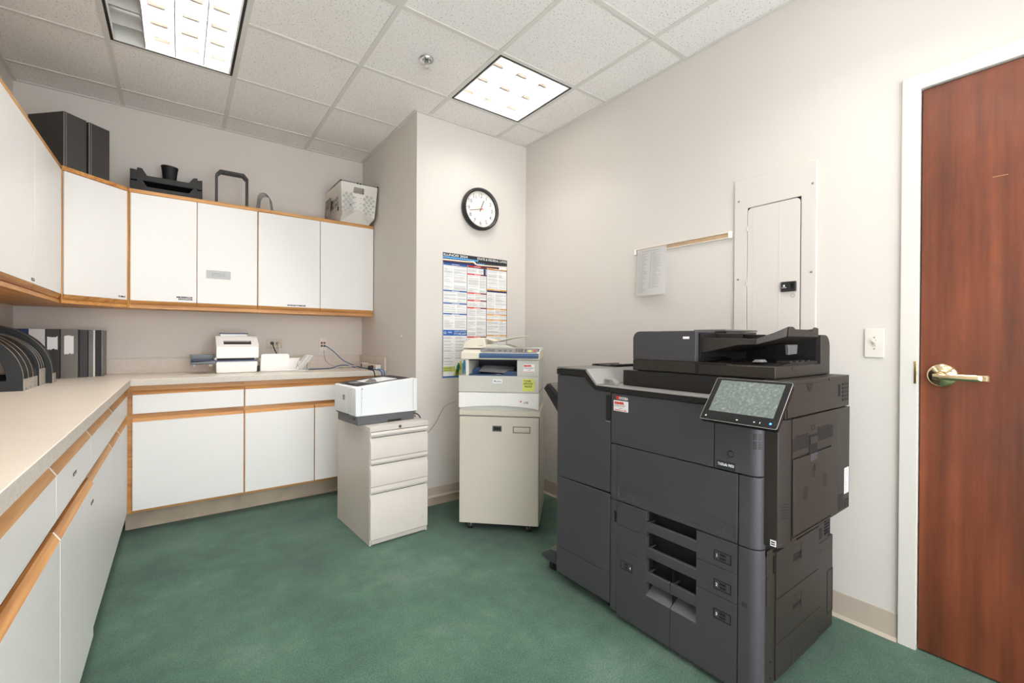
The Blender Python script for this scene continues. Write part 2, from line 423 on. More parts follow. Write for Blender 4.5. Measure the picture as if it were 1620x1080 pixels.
def gh(i, j):
    if not (0 <= i < len(us)-1 and 0 <= j < len(vs)-1): return True
    x, y = (us[i]+us[i+1])/2, (vs[j]+vs[j+1])/2
    if L1[0]+tr < x < L1[1]-tr and L1[2]+tr < y < L1[3]-tr: return True
    if L4[0]+tr < x < L4[1]-tr and L4[2]+tr < y < L4[3]-tr: return True
    return not (any(abs(x-q) < tr for q in GX) or any(abs(y-q) < tr for q in GY))
g.slab(2, ZC, ZC+0.0045, us, vs, gh)
# wall angle
g.box(XR-0.02, XR, YF, YA, ZC-0.001, ZC+0.004); g.box(XA-0.0, XR, YA-0.02, YA, ZC-0.0012, ZC+0.004)
g.box(XA-0.02, XA, YA-0.02, YB, ZC-0.001, ZC+0.004); g.box(XL, XA, YB-0.02, YB, ZC-0.0012, ZC+0.004); g.box(XL, XL+0.02, YF, YB, ZC-0.0014, ZC+0.004)
g.build('trim_1', 'tbar', kind='structure', smooth=0)

# baseboards (vinyl cove base with a flared toe)
def cove(name, p0, p1, n, h=0.106, z0=0.0):
    """base from p0 to p1 standing on a wall whose normal (into the room) is n"""
    p0 = Vector(p0); p1 = Vector(p1); n = Vector(n); prof = [(0, z0), (0.014, z0), (0.012, z0+0.003), (0.005, z0+0.014), (0.004, h), (0, h)]
    mb = MB(); A = [mb.bm.verts.new((*(p0+n*a), z)) for a, z in prof]; B = [mb.bm.verts.new((*(p1+n*a), z)) for a, z in prof]
    k = len(prof)
    for i in range(k): mb._f([A[i], A[(i+1) % k], B[(i+1) % k], B[i]])
    mb._f(A[::-1]); mb._f(B)
    mb.build(name, 'base', kind='structure', smooth=0)
cove('baseboard_right', (XR, 0.505), (XR, YA), (-1, 0)); cove('baseboard_right', (XR, YF), (XR, -0.52), (-1, 0))
cove('baseboard_alcove', (XA, YA), (XR, YA), (0, -1), 0.126, 0.058); MB().box(XA, XR, YA-0.003, YA-0.0002, 0.0, 0.058).build('trim_3', 'toe', kind='structure', smooth=0); cove('baseboard_return', (XA, YA), (XA, 3.59), (-1, 0))

# door frame and door
t = MB()
prof = [(DY1-0.006, DY1+0.047), (DY0-0.047, DY0+0.006)]
t.box(XR-0.012, XR+0.10, DY1-0.006, DY1+0.048, 0, DZ+0.052); t.box(XR-0.012, XR+0.10, DY0-0.048, DY0+0.006, 0, DZ+0.052)
t.box(XR-0.0121, XR+0.10, DY0-0.048, DY1+0.048, DZ-0.003, DZ+0.0521)
fr = t.build('trim_2', 'trim', kind='structure', bevel=0.0015)
MB().box(XR-0.014, XR-0.0118, DY1-0.002, DY1+0.006, 1.012, 1.097).build('strike_plate', 'brass', fr, label='small brass strike plate', bevel=0.0008)
d = MB(); d.box(XR+0.001, XR+0.045, DY0+0.010, DY1-0.010, 0.008, DZ-0.007)
door = d.build('door_1', 'mahogany', kind='structure', bevel=0.001)
MB().box(XR-0.0002, XR+0.0012, 0.225, 0.262, 1.74, 1.7415).build('scratch', 'cork', door, label='short pale scratch')
# lever handle: round rose, neck and slightly bowed lever
ky, kz = 0.385, 1.047
h = MB(); h.lathe([(0.0, -0.014), (0.020, -0.0135), (0.024, -0.010), (0.034, -0.009), (0.0425, -0.003), (0.0435, 0.001)], (XR, ky, kz), 0, 48)
ros = h.build('door_handle', 'nickel', door, smooth=50, label='polished nickel lever handle')
h = MB(); h.lathe([(0.0, -0.052), (0.012, -0.052), (0.0135, -0.046), (0.0125, -0.02), (0.017, -0.013)], (XR, ky, kz), 0, 32)
h.build('neck', 'nickel', ros, smooth=50)
h = MB(); n = 20; rings = []
for i in range(n+1):
    s_ = i/n; y = ky+0.016-0.141*s_; x = XR-0.053-0.004*math.sin(s_*PI)+0.022*max(0, s_-0.85)/0.15*s_; ww = 0.0085+0.0035*math.sin(min(1, s_*1.3)*PI*0.6); dd = 0.0055
    ww *= 1.25 if s_ < 0.2 else 1.0
    ring = []
    for k in range(12):
        a = 2*PI*k/12; ring.append(h.bm.verts.new((x+dd*math.cos(a), y, kz-0.002+ww*math.sin(a))))
    rings.append(ring)
for A, B in zip(rings, rings[1:]):
    for k in range(12): h._f([A[k], A[(k+1) % 12], B[(k+1) % 12], B[k]])
h._f(rings[0][::-1]); h._f(rings[-1])
h.build('lever', 'nickel', ros, smooth=60)

# light switch
sw = thing('light_switch', 'ivory toggle light switch plate on the wall beside the wooden door', 'light switch', (XR, 0.5855, 1.106))
s = MB(); s.prism([(0.553, 1.106), (0.618, 1.106), (0.618, 1.223), (0.553, 1.223)], 0, XR-0.006, XR); s.build('cover_plate', 'ivory', sw, bevel=0.003)
s = MB(); s.box(XR-0.0068, XR-0.005, 0.579, 0.591, 1.150, 1.178); s.build('toggle_slot', 'ivoryd', sw)
s = MB(); s.prism([(XR-0.006, 1.158), (XR-0.006, 1.170), (XR-0.021, 1.178), (XR-0.022, 1.170)], 1, 0.5805, 0.5895); s.build('toggle', 'ivory', sw, bevel=0.001)
for z in (1.141, 1.187): MB().cyl((XR-0.0068, 0.585, z), 0.0026, 0.001, 0, 12).build('screw', 'silverd', sw)

# ================================================================= CEILING FIXTURES
def troffer(name, L, nx, ny, label, tubes_along='y', ntube=3):
    a, b, c, e = L; a += tr; b -= tr; c += tr; e -= tr; cx, cy = (a+b)/2, (c+e)/2
    T = thing(name, label, 'ceiling light', (cx, cy, ZC), group='recessed fluorescent ceiling lights')
    z0 = ZC+0.001
    m = MB(); g1 = 0.013          # dark air slot frame
    m.plate(2, z0, z0+0.004, a, b, c, e, [(a+g1, b-g1, c+g1, e-g1)]); m.build('air_slot', 'void', T, smooth=0, label='narrow black slot round the light')
    m = MB(); w_ = g1+0.008
    m.plate(2, z0-0.001, z0+0.003, a+g1, b-g1, c+g1, e-g1, [(a+w_, b-w_, c+w_, e-w_)]); m.build('trim_ring', 'fix_w', T, smooth=0)
    # housing: open box
    m = MB(); A, B, Cc, E = a+g1, b-g1, c+g1, e-g1; zt = ZC+0.135
    m.box(A, B, Cc, E, zt, zt+0.01)
    m.box(A-0.002, A, Cc, E, z0+0.003, zt); m.box(B, B+0.002, Cc, E, z0+0.003, zt); m.box(A, B, Cc-0.002, Cc, z0+0.003, zt); m.box(A, B, E, E+0.002, z0+0.003, zt)
    m.build('housing', 'fix_w', T, smooth=0)
    for k in range(ntube):
        if nx == 4 and k == 0: continue
        m = MB(); zz = ZC+0.112
        if tubes_along == 'y': x = A+(B-A)*(k+0.5)/ntube; m.cyl((x, Cc+0.03, zz), 0.013, E-Cc-0.06, 1, 10)
        else: y = Cc+(E-Cc)*(k+0.5)/ntube; m.cyl((A+0.03, y, zz), 0.013, B-A-0.06, 0, 10)
        m.build('fluorescent_tube', 'lamp', T)
    # parabolic louver: blades thick at the top, thin at the bottom
    m = MB(); zb, ztop = ZC+0.004, ZC+0.075
    def blade(c0, along0, along1, ax):
        pr = [(c0-0.0022, zb), (c0+0.0022, zb), (c0+0.003, zb+0.03), (c0+0.010, ztop-0.01), (c0+0.016, ztop), (c0-0.016, ztop), (c0-0.010, ztop-0.01), (c0-0.003, zb+0.03)]
        m.prism(pr, ax, along0, along1)
    for i in range(1, nx): blade(A+(B-A)*i/nx, Cc, E, 1)
    if nx == 4: m.box(A+(B-A)/nx-0.004, A+(B-A)/nx+0.004, Cc, E, zb+0.03, zt)  # divider added up to the housing to keep the first column dark
    for j in range(1, ny): blade(Cc+(E-Cc)*j/ny, A, B, 0)
    m.mi = 1; cw, cl = (B-A)/nx, (E-Cc)/ny      # openings high on the cross blades: their darkness painted as brown plates
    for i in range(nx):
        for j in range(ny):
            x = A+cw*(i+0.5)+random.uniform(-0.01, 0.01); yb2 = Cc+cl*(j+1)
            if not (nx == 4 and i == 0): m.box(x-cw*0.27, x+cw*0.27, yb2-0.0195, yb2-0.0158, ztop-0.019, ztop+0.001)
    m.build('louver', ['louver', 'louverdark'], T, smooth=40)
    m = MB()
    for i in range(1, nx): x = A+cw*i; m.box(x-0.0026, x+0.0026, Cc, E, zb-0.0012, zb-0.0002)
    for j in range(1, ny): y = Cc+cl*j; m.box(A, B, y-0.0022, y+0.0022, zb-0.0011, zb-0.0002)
    m.build('blade_edges', 'inkg', T, smooth=0)  # grey strips paint the shaded undersides of the blades
    return T
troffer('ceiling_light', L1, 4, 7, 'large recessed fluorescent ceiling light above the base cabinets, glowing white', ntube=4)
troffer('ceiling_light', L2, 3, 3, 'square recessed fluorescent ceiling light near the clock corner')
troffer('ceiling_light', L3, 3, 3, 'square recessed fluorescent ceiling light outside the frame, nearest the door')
troffer('ceiling_light', L4, 4, 7, 'large recessed fluorescent ceiling light added outside the frame, over the near end of the counter', ntube=4)  # unseen fixture added for fill light
troffer('ceiling_light', L5, 3, 3, 'square recessed fluorescent ceiling light added outside the frame, at the back of the room')  # another unseen fixture, added to brighten the room
# air return grille
a, b, c, e = VT; V_ = thing('ceiling_vent', 'perforated air return grille cut off by the top edge of the photo', 'air vent', ((a+b)/2, (c+e)/2, ZC))
m = MB(); m.plate(2, ZC-0.003, ZC+0.004, a+0.012, b-0.012, c+0.012, e-0.012, [(a+0.03, b-0.03, c+0.03, e-0.03)]); m.build('frame', 'tbar', V_)
m = MB()
for i in range(26): y = c+0.035+i*(e-c-0.07)/25; m.box(a+0.03, b-0.03, y-0.004, y+0.004, ZC-0.002, ZC+0.002)
for i in range(9): x = a+0.035+i*(b-a-0.07)/8; m.box(x-0.003, x+0.003, c+0.03, e-0.03, ZC-0.0025, ZC+0.002)
m.build('grille', 'tbar', V_, smooth=0)
m = MB(); m.box(a+0.013, b-0.013, c+0.013, e-0.013, ZC+0.03, ZC+0.04); m.build('duct_back', 'void', V_)
# sprinkler head
S_ = thing('fire_sprinkler', 'small chrome fire sprinkler head hanging from a ceiling tile', 'sprinkler', (1.107, 2.307, ZC+0.006))
m = MB(); m.lathe([(0.0, 0.004), (0.018, 0.002), (0.024, -0.005), (0.036, -0.007), (0.040, -0.002), (0.040, 0.002)], (1.107, 2.307, ZC+0.003), 2, 32); m.build('escutcheon', 'chrome', S_, smooth=40)
m = MB(); m.cyl((1.107, 2.307, ZC-0.028), 0.011, 0.03, 2, 16); m.cyl((1.107, 2.307, ZC-0.032), 0.014, 0.008, 2, 6); m.build('body', 'chrome', S_, smooth=40)
m = MB()
for s_ in (-1, 1): m.tube([(1.107+s_*0.010, 2.307, ZC-0.030), (1.107+s_*0.012, 2.307, ZC-0.042), (1.107, 2.307, ZC-0.056)], 0.0022, 8, smooth=2)
m.cyl((1.107, 2.307, ZC-0.052), 0.0025, 0.022, 2, 10); m.cyl((1.107, 2.307, ZC-0.0585), 0.015, 0.0025, 2, 20)
m.build('deflector', 'chrome', S_, smooth=40)

# ================================================================= CABINETS
CZ, CT = 0.9245, 0.0385       # counter top height, thickness
FY, FX = 3.44, -0.239         # door-front planes of the back run and the left run
def pull_prism(mb, kind, u0, u1, z0, z1, plane, ax, up):
    """slanted oak finger pull between z0 and z1; flush at the white panel, set back at the other end"""
    s_ = 1 if ax == 'y' else -1      # direction into the cabinet
    f = plane; bk = plane+s_*0.018
    if up: pr = [(f, z0), (bk+s_*0.002, z0), (bk+s_*0.002, z1), (f+s_*0.013, z1)]
    else: pr = [(f+s_*0.013, z0), (bk+s_*0.002, z0), (bk+s_*0.002, z1), (f, z1)]
    if ax == 'y': mb.prism(pr, 0, u0, u1)            # (y,z)
    else: mb.prism(pr, 1, u0, u1)                    # (x,z)
    return mb
def front(T, name, u0, u1, z0, z1, plane, ax, pz, up, gap=0.002):
    """a white door or drawer front with its oak pull as a child"""
    u0 += gap; u1 -= gap; m = MB()
    if ax == 'y': m.box(u0, u1, plane, plane+0.018, z0, z1)
    else: m.box(plane-0.018, plane, u0, u1, z0, z1)
    o = m.build(name, 'melamine', T, bevel=0.001)
    p = MB(); pull_prism(p, None, u0, u1, *(sorted((pz, z1)) if up else sorted((z0, pz))), plane, ax, up)
    p.build('finger_pull', 'oak_x' if ax == 'y' else 'oak_y', o, label='oak finger pull', smooth=0)
    if ax == 'x' and up:
        e = MB(); pull_prism(e, None, u0-0.0012, u0+0.0022, *(sorted((pz, z1))), plane+0.0012, ax, up); e.build('pull_end_cap', 'melamine', o, smooth=0)
    return o
def emboss(T, c, r, w_, h_=0.008, txt='LETTERHEAD'):
    """black embossed label tape"""
    r = Vector(r); n = r.cross(Vector((0, 0, 1))); c = Vector(c)
    m = MB(); R4 = Matrix((( r.x, 0, n.x, c.x), (r.y, 0, n.y, c.y), (0, 1, 0, c.z), (0, 0, 0, 1)))
    m.box(-w_/2, w_/2, -h_/2, h_/2, 0, 0.0012, R4); o = m.build('label_tape', 'ink', T, smooth=0, label='thin black embossed label tape')
    m = MB(); ticks(m, c+n*0.0012, r, (0, 0, 1), w_*0.85, h_*0.45, max(5, int(w_/0.006))); m.build('lettering', 'whiteink', o, smooth=0)
zd0, zd1, zp1 = 0.150, 0.672, 0.694        # door, pull top
zw0, zw1, zq1 = 0.720, 0.831, 0.854        # drawer, pull top
def base_y(label, x0, x1, doors, drawers, left_stile=0.0):
    T = thing('base_cabinet', label, 'cabinet', ((x0+x1)/2, FY+0.02, 0.0), group='white and oak base cabinets')
    m = MB()
    m.mi = 0; m.box(x0, x1, FY+0.04, YB-0.003, 0.14, CZ-CT)
    m.box(x0, x1, FY+0.15, YB-0.003, 0.0, 0.14)
    m.build('carcass', 'melamine', T, smooth=0)
    # oak face frame with openings covered by the fronts
    m = MB(); m.box(x0, x1, FY+0.019, FY+0.04, 0.132, CZ-CT); fo = m.build('face_frame', 'oak_x', T, smooth=0)
    if left_stile: MB().box(x0, x0+left_stile, FY+0.012, FY+0.022, 0.132, CZ-CT-0.001).build('corner_stile', 'oak_z', T, smooth=0)
    m = MB(); m.box(x0, x1, FY+0.146, FY+0.149, 0.0, 0.138); m.prism([(FY+0.134, 0), (FY+0.146, 0), (FY+0.146, 0.014)], 0, x0, x1); m.build('toe_kick', 'toe', T, label='scuffed beige vinyl toe kick', smooth=0)
    for a_, b_ in drawers: front(T, 'drawer', a_, b_, zw0, zw1, FY, 'y', zq1, True)
    for a_, b_ in doors: front(T, 'door', a_, b_, zd0, zd1, FY, 'y', zp1, True)
    return T
base_y('white base cabinet with one wide drawer over one wide door in the corner', FX-0.02, 0.350, [(-0.219, 0.348)], [(-0.219, 0.348)], 0.018)
base_y('white base cabinet with a wide drawer over two doors, partly behind the file cabinet', 0.3505, XA-0.003, [(0.353, 0.785), (0.788, 1.222)], [(0.353, 1.222)])
def base_x(label, y0, y1, doors, drawers, tape=None, ajar=0.0):
    T = thing('base_cabinet', label, 'cabinet', (FX-0.02, (y0+y1)/2, 0.0), group='white and oak base cabinets')
    m = MB(); m.box(XL+0.003, FX-0.04, y0, y1, 0.14, CZ-CT); m.box(XL+0.003, FX-0.12, y0, y1, 0.0, 0.14); m.build('carcass', 'melamine', T, smooth=0)
    MB().box(FX-0.04, FX-0.019, y0, y1, 0.132, CZ-CT).build('face_frame', 'oak_y', T, smooth=0)
    MB().box(FX-0.119, FX-0.116, y0, y1, 0.0, 0.138).build('toe_kick', 'toe', T, label='beige vinyl toe kick', smooth=0)
    for a_, b_ in drawers: front(T, 'drawer', a_, b_, zw0, zw1, FX, 'x', zq1, True)
    for a_, b_ in doors: front(T, 'door', a_, b_, zd0, zd1, FX+(ajar if a_ < 2.0 else 0), 'x', zp1, True)
    if tape:
        for yy, zz in tape: emboss(T, (FX+(ajar if zz < 0.7 else 0), yy, zz), (0, 1, 0), 0.045, 0.009)
    return T
ys = [3.43, 3.035, 2.685, 2.08, 1.54, 0.93, 0.32, -0.29]
base_x('white base cabinet of the left run nearest the corner, two narrow doors', 2.686, 3.431, [(ys[1], ys[0]), (ys[2], ys[1])], [(2.686, 3.43)])
lb = {2: 'white base cabinet of the left run, second from the corner', 3: 'white base cabinet of the left run with black label tapes on drawer and door', 4: 'white base cabinet of the left run at the left edge of the photo', 5: 'white base cabinet of the left run just beyond the left edge of the photo', 6: 'white base cabinet at the near end of the left run, out of the picture'}
for i in (2, 3, 4, 5, 6): base_x(lb[i], ys[i+1]+0.0005, ys[i]-0.0005 if i > 2 else ys[i], [(ys[i+1], ys[i])], [(ys[i+1], ys[i])], [(1.78, 0.780), (2.045, 0.617)] if i == 3 else None, 0.007 if i in (3, 4) else 0.0)

# worktop: one L-shaped slab with upstands
CX, CY = -0.2258, 3.42
wt = thing('worktop', 'beige laminate L-shaped worktop with upstands on the base cabinets', 'worktop', (XL+0.3, 3.7, CZ-CT))
m = MB(); P = [(XL+0.002, -0.30), (CX, -0.30), (CX, CY), (XA-0.002, CY), (XA-0.002, YB-0.002), (XL+0.002, YB-0.002)]
m.prism(P, 2, CZ-CT, CZ); m.build('top', 'counter', wt, bevel=0.0015)
m = MB(); m.box(CX-0.0003, CX+0.0005, -0.30, CY+0.0003, CZ-CT+0.001, CZ-0.002); m.box(CX, XA-0.002, CY-0.0005, CY+0.0003, CZ-CT+0.001, CZ-0.002); m.build('edge_band', 'splash', wt, smooth=0)
m = MB(); m.box(XL+0.002, XA-0.02, YB-0.018, YB-0.002, CZ, 1.027); m.build('backsplash', 'splash', wt, bevel=0.001)
m = MB(); m.box(XA-0.018, XA-0.002, CY-0.012, YB-0.002, CZ, 1.027); m.build('backsplash', 'splash', wt, bevel=0.001)
m = MB(); m.box(XL+0.002, XL+0.018, -0.30, YB-0.019, CZ, 1.027); m.build('backsplash', 'splash', wt, bevel=0.001)

# wall cabinets
uz0, uz1, upz, utop = 1.405, 2.082, 1.381, 2.108
def wall_fronts(T, splits, plane, ax):
    for a_, b_ in zip(splits, splits[1:]): front(T, 'door', a_, b_, uz0, uz1, plane, ax, upz, False)
UY = 3.700; UX = -0.515
for lab, x0, x1, sp in (('white wall cabinet on the back wall with black letter trays on top', -0.25, 0.457, [-0.247, 0.098, 0.455]),
                        ('white wall cabinet at the alcove end with a postal tote on top', 0.4575, XA-0.002, [0.459, 0.883, XA-0.004])):
    T = thing('wall_cabinet', lab, 'cabinet', ((x0+x1)/2, 3.85, 1.357), group='white and oak wall cabinets')
    MB().box(x0, x1, UY+0.036, YB-0.002, 1.360, utop-0.002).build('carcass', 'oak_x', T, smooth=0)
    m = MB(); m.box(x0, x1, UY+0.019, UY+0.036, 1.357, utop); m.build('face_frame', 'oak_x', T, smooth=0)
    MB().box(x0, x1, UY+0.004, UY+0.019, 2.085, utop).build('top_rail', 'oak_x', T, smooth=0)
    MB().box(x0, x1, UY+0.008, UY+0.019, 1.357, 1.374).build('bottom_rail', 'oak_x', T, smooth=0)
    wall_fronts(T, sp, UY, 'y')
    if x0 < 0:
        MB().box(x0, x0+0.0035, UY+0.002, UY+0.019, 1.357, utop-0.001).build('stile', 'oak_z', T, smooth=0)
        emboss(T, (0.030, UY, 1.438), (1, 0, 0), 0.085, 0.009, 'SECOND SHEETS'); emboss(T, (0.035, UY, 1.425), (1, 0, 0), 0.075, 0.009, 'LABELS FOLDERS')
        m = MB(); m.box(0.150, 0.290, UY-0.0008, UY-0.0001, 1.578, 1.632); m.box(0.149, 0.291, UY-0.0004, UY-0.0001, 1.5765, 1.633); pl = m.build('taped_note', 'paperg', T, label='small white paper note')
        m = MB()
        for i_, (q, wd) in enumerate((("PLEASE KEEP THIS", 0.07), ("CABINET CLOSED AND", 0.078), ("THE SUPPLIES IN ORDER", 0.08))):
            for k in range(7): m.box(0.180+k*0.0115, 0.180+k*0.0115+random.uniform(0.005, 0.010), UY-0.0012, UY-0.0009, 1.613-i_*0.009, 1.6155-i_*0.009)
        m.build('printed_lines', 'midgrey', pl, smooth=0)
    else:
        emboss(T, (0.715, UY, 1.418), (1, 0, 0), 0.125, 0.009, 'ENVELOPES AND MAILERS')
for lab, y0, y1, sp, tp in (('white wall cabinet on the left wall next to the diagonal corner cabinet', 2.31, 3.438, [2.312, 2.872, 3.436], True),
                        ('white wall cabinet on the left wall beyond the left edge of the photo', 1.18, 2.3095, [1.182, 1.745, 2.308], False)):
    T = thing('wall_cabinet', lab, 'cabinet', (-0.66, (y0+y1)/2, 1.357), group='white and oak wall cabinets')
    MB().box(XL+0.002, UX-0.036, y0, y1, 1.360, utop-0.002).build('carcass', 'oak_y', T, smooth=0)
    MB().box(UX-0.036, UX-0.019, y0, y1, 1.357, utop).build('face_frame', 'oak_y', T, smooth=0)
    MB().box(UX-0.019, UX-0.004, y0, y1, 2.085, utop).build('top_rail', 'oak_y', T, smooth=0)
    MB().box(UX-0.019, UX-0.008, y0, y1, 1.357, 1.374).build('bottom_rail', 'oak_y', T, smooth=0)
    wall_fronts(T, sp, UX, 'x')
    if tp: emboss(T, (UX, 2.84, 1.422), (0, 1, 0), 0.05, 0.012, 'FORMS')
# diagonal corner unit
T = thing('corner_wall_cabinet', 'diagonal white corner wall cabinet with two charcoal boxes on top', 'cabinet', (-0.5, 3.75, 1.357), group='white and oak wall cabinets')
A_ = Vector((UX, 3.4385, 0)); B_ = Vector((-0.2505, UY, 0)); dv = (B_-A_); Ld = dv.length; dv.normalize(); nv = Vector((dv.y, -dv.x, 0))   # towards the room
D4 = Matrix(((dv.x, nv.x, 0, A_.x), (dv.y, nv.y, 0, A_.y), (0, 0, 1, 0), (0, 0, 0, 1)))      # local x along the front, y out
ins = -0.03
def dpt(u, o): q = A_+dv*u+nv*o; return (q.x, q.y)
m = MB(); m.prism([(XL+0.002, 3.4385), (UX-0.03, 3.4385), (A_.x+nv.x*ins, A_.y+nv.y*ins+0.0), (-0.2505, UY+0.03), (-0.2505, YB-0.002), (XL+0.002, YB-0.002)], 2, 1.360, utop-0.002); m.build('carcass', 'oak_x', T, smooth=0)
m = MB(); m.box(0.004, Ld-0.004, -0.035, -0.019, 1.357, utop, D4); m.box(0.002, Ld-0.002, -0.019, -0.001, 2.086, utop, D4); m.box(0.002, Ld-0.002, -0.019, -0.006, 1.357, 1.374, D4)
m.build('face_frame', 'oak_x', T, smooth=0)
m = MB(); m.box(Ld-0.012, Ld-0.001, -0.020, -0.001, 1.357, utop-0.001, D4); m.box(0.001, 0.008, -0.020, -0.003, 1.357, utop-0.001, D4); m.build('stile', 'oak_z', T, smooth=0)
m = MB(); m.box(0.012, Ld-0.0135, -0.018, 0.0, uz0, uz1, D4); dd_ = m.build('door', 'melamine', T, bevel=0.001)
m = MB(); m.prism([(-0.013, upz), (-0.018, upz), (-0.018, uz0), (0.0, uz0)], 0, 0.014, Ld-0.0135, D4); m.build('finger_pull', 'oak_x', dd_, label='oak finger pull', smooth=0)
q = A_+dv*(Ld-0.045)
emboss(T, (q.x, q.y, 1.423), dv, 0.04, 0.009, 'CUPS')
# ================================================================= ON THE WALLS
# clock
cc = Vector((1.812, YA, 2.143)); T = thing('wall_clock', 'round black-rimmed analogue wall clock on the alcove wall', 'clock', (cc.x, YA, cc.z))
R_ = 0.158
m = MB(); m.lathe([(R_-0.026, -0.026), (R_-0.023, -0.038), (R_-0.012, -0.043), (R_-0.002, -0.036), (R_, -0.022), (R_-0.004, -0.001), (R_-0.02, -0.001)], cc, 1, 64, ring_=True); m.build('rim', 'black', T, smooth=50)
m = MB(); m.cyl((cc.x, cc.y-0.020, cc.z), R_-0.020, 0.019, 1, 64); fc = m.build('dial', 'clockf', T)
m = MB(); yf = cc.y-0.0205
for k in range(1, 13):
    a_ = math.radians(90-30*k); letter(m, str(k), (cc.x+0.101*math.cos(a_), yf, cc.z+0.101*math.sin(a_)), *NY, h=0.027, lift=0.0003)
for k in range(60):
    a_ = math.radians(6*k); r0, r1, hw = (0.118, 0.125, 0.0016) if k % 5 == 0 else (0.121, 0.125, 0.0006)
    Mx = Matrix.Translation((cc.x, yf, cc.z)) @ Matrix.Rotation(a_, 4, 'Y')
    m.box(-hw, hw, -0.0004, 0.0, r0, r1, Mx)
m.build('numerals', 'ink', fc, smooth=0)
m = MB(); ticks(m, (cc.x, yf, cc.z+0.045), *NY, 0.036, 0.006, 9, 0.0003); ticks(m, (cc.x, yf, cc.z-0.06), *NY, 0.02, 0.004, 6, 0.0003); m.build('maker_name', 'inkg', fc, smooth=0)
def hand(name, deg, ln, tail, wd, y, mat):
    Mx = Matrix.Translation((cc.x, y, cc.z)) @ Matrix.Rotation(math.radians(deg), 4, 'Y')
    MB().prism([(-wd, -tail), (wd, -tail), (wd*0.8, ln*0.9), (0, ln), (-wd*0.8, ln*0.9)], 1, -0.0008, 0, Mx).build(name, mat, T, smooth=0)
hand('hour_hand', 22, 0.078, 0.02, 0.0032, cc.y-0.024, 'ink'); hand('minute_hand', 257, 0.108, 0.022, 0.0024, cc.y-0.0265, 'ink'); hand('second_hand', 285, 0.07, 0.028, 0.0009, cc.y-0.029, 'porange')
MB().cyl((cc.x, cc.y-0.031, cc.z), 0.005, 0.010, 1, 16).build('centre_pin', 'red', T)

# labour-law poster
px0, px1, pz0, pz1 = 1.507, 2.074, 0.889, 1.792
m = MB(); m.box(px0, px1, YA-0.003, YA-0.0005, pz0, pz1)
po = m.build('wall_poster', 'paperg', world=True, label='tall laminated labour law poster with blue header on the alcove wall', cat='poster', loc=((px0+px1)/2, YA, pz0))
yp = YA-0.0036
def R(mb, x0, x1, z0, z1, l=0.0): mb.box(x0, x1, yp-0.0002-l, yp+0.0008, z0, z1)
m = MB()
m.mi = 0; R(m, px0+0.002, px1-0.002, 1.722, pz1-0.002)                                  # black header
m.mi = 1; R(m, px0+0.002, px1-0.002, 1.702, 1.735, 0.0002)                              # navy band
R(m, px0+0.002, px0+0.006, pz0+0.01, 1.71); R(m, px1-0.006, px1-0.002, pz0+0.01, 1.71); R(m, 1.708, 1.712, 1.19, 1.71, .0004); R(m, 1.879, 1.884, 1.19, 1.71, .0004)
R(m, 1.886, 2.069, 1.532, 1.546, .0004); R(m, 1.853, 1.873, 1.655, 1.700, .0006)
m.mi = 2
for i in range(16): R(m, px0+0.002+i*0.0185, px0+0.0205+i*0.0185, 1.752-i*0.0000, 1.764, .0003)
R(m, 1.80, 1.86, 1.724, 1.740, .0004)
m.mi = 3                                                                                 # white swoosh
m.prism([(px0+0.002, 1.745), (1.70, 1.747), (1.77, 1.752), (1.785, 1.738), (1.80, 1.732), (px1-0.002, 1.741), (px1-0.002, 1.736), (1.80, 1.727), (1.778, 1.733), (1.765, 1.745), (1.70, 1.742), (px0+0.002, 1.738)], 1, yp-0.0008, yp)
for i in range(30):
    x = px0+0.012+i*0.0186; m.cyl((x, yp-0.0008, 1.755 if x < 1.77 else 1.745), 0.0018, 0.0008, 1, 6)
R(m, 1.99, 2.066, 1.729, 1.7325, .0008); 
m.mi = 4
m.prism([(px0+0.002, 1.738), (1.70, 1.742), (1.765, 1.745), (1.778, 1.733), (1.80, 1.727), (px1-0.002, 1.736), (px1-0.002, 1.731), (1.80, 1.7225), (1.775, 1.728), (1.76, 1.740), (1.70, 1.737), (px0+0.002, 1.733)], 1, yp-0.0009, yp)
m.mi = 3; R(m, 1.996, 2.068, 1.728-0.014, 1.728, .001)
m.build('header_band', ['pdark', 'pnavy', 'pcyan', 'whiteink', 'porange'], po, smooth=0, label='black and navy header with white and orange stripe')
m = MB(); letter(m, 'ILLINOIS 2024', (1.613, yp-0.0012, 1.776), *NY, w=0.197, h=0.017, bold=0.01); letter(m, 'STATE & FEDERAL LAWS', (1.930, yp-0.0012, 1.775), *NY, w=0.27, h=0.017, bold=0.01); m.build('title_lettering', 'whiteink', po, smooth=0)
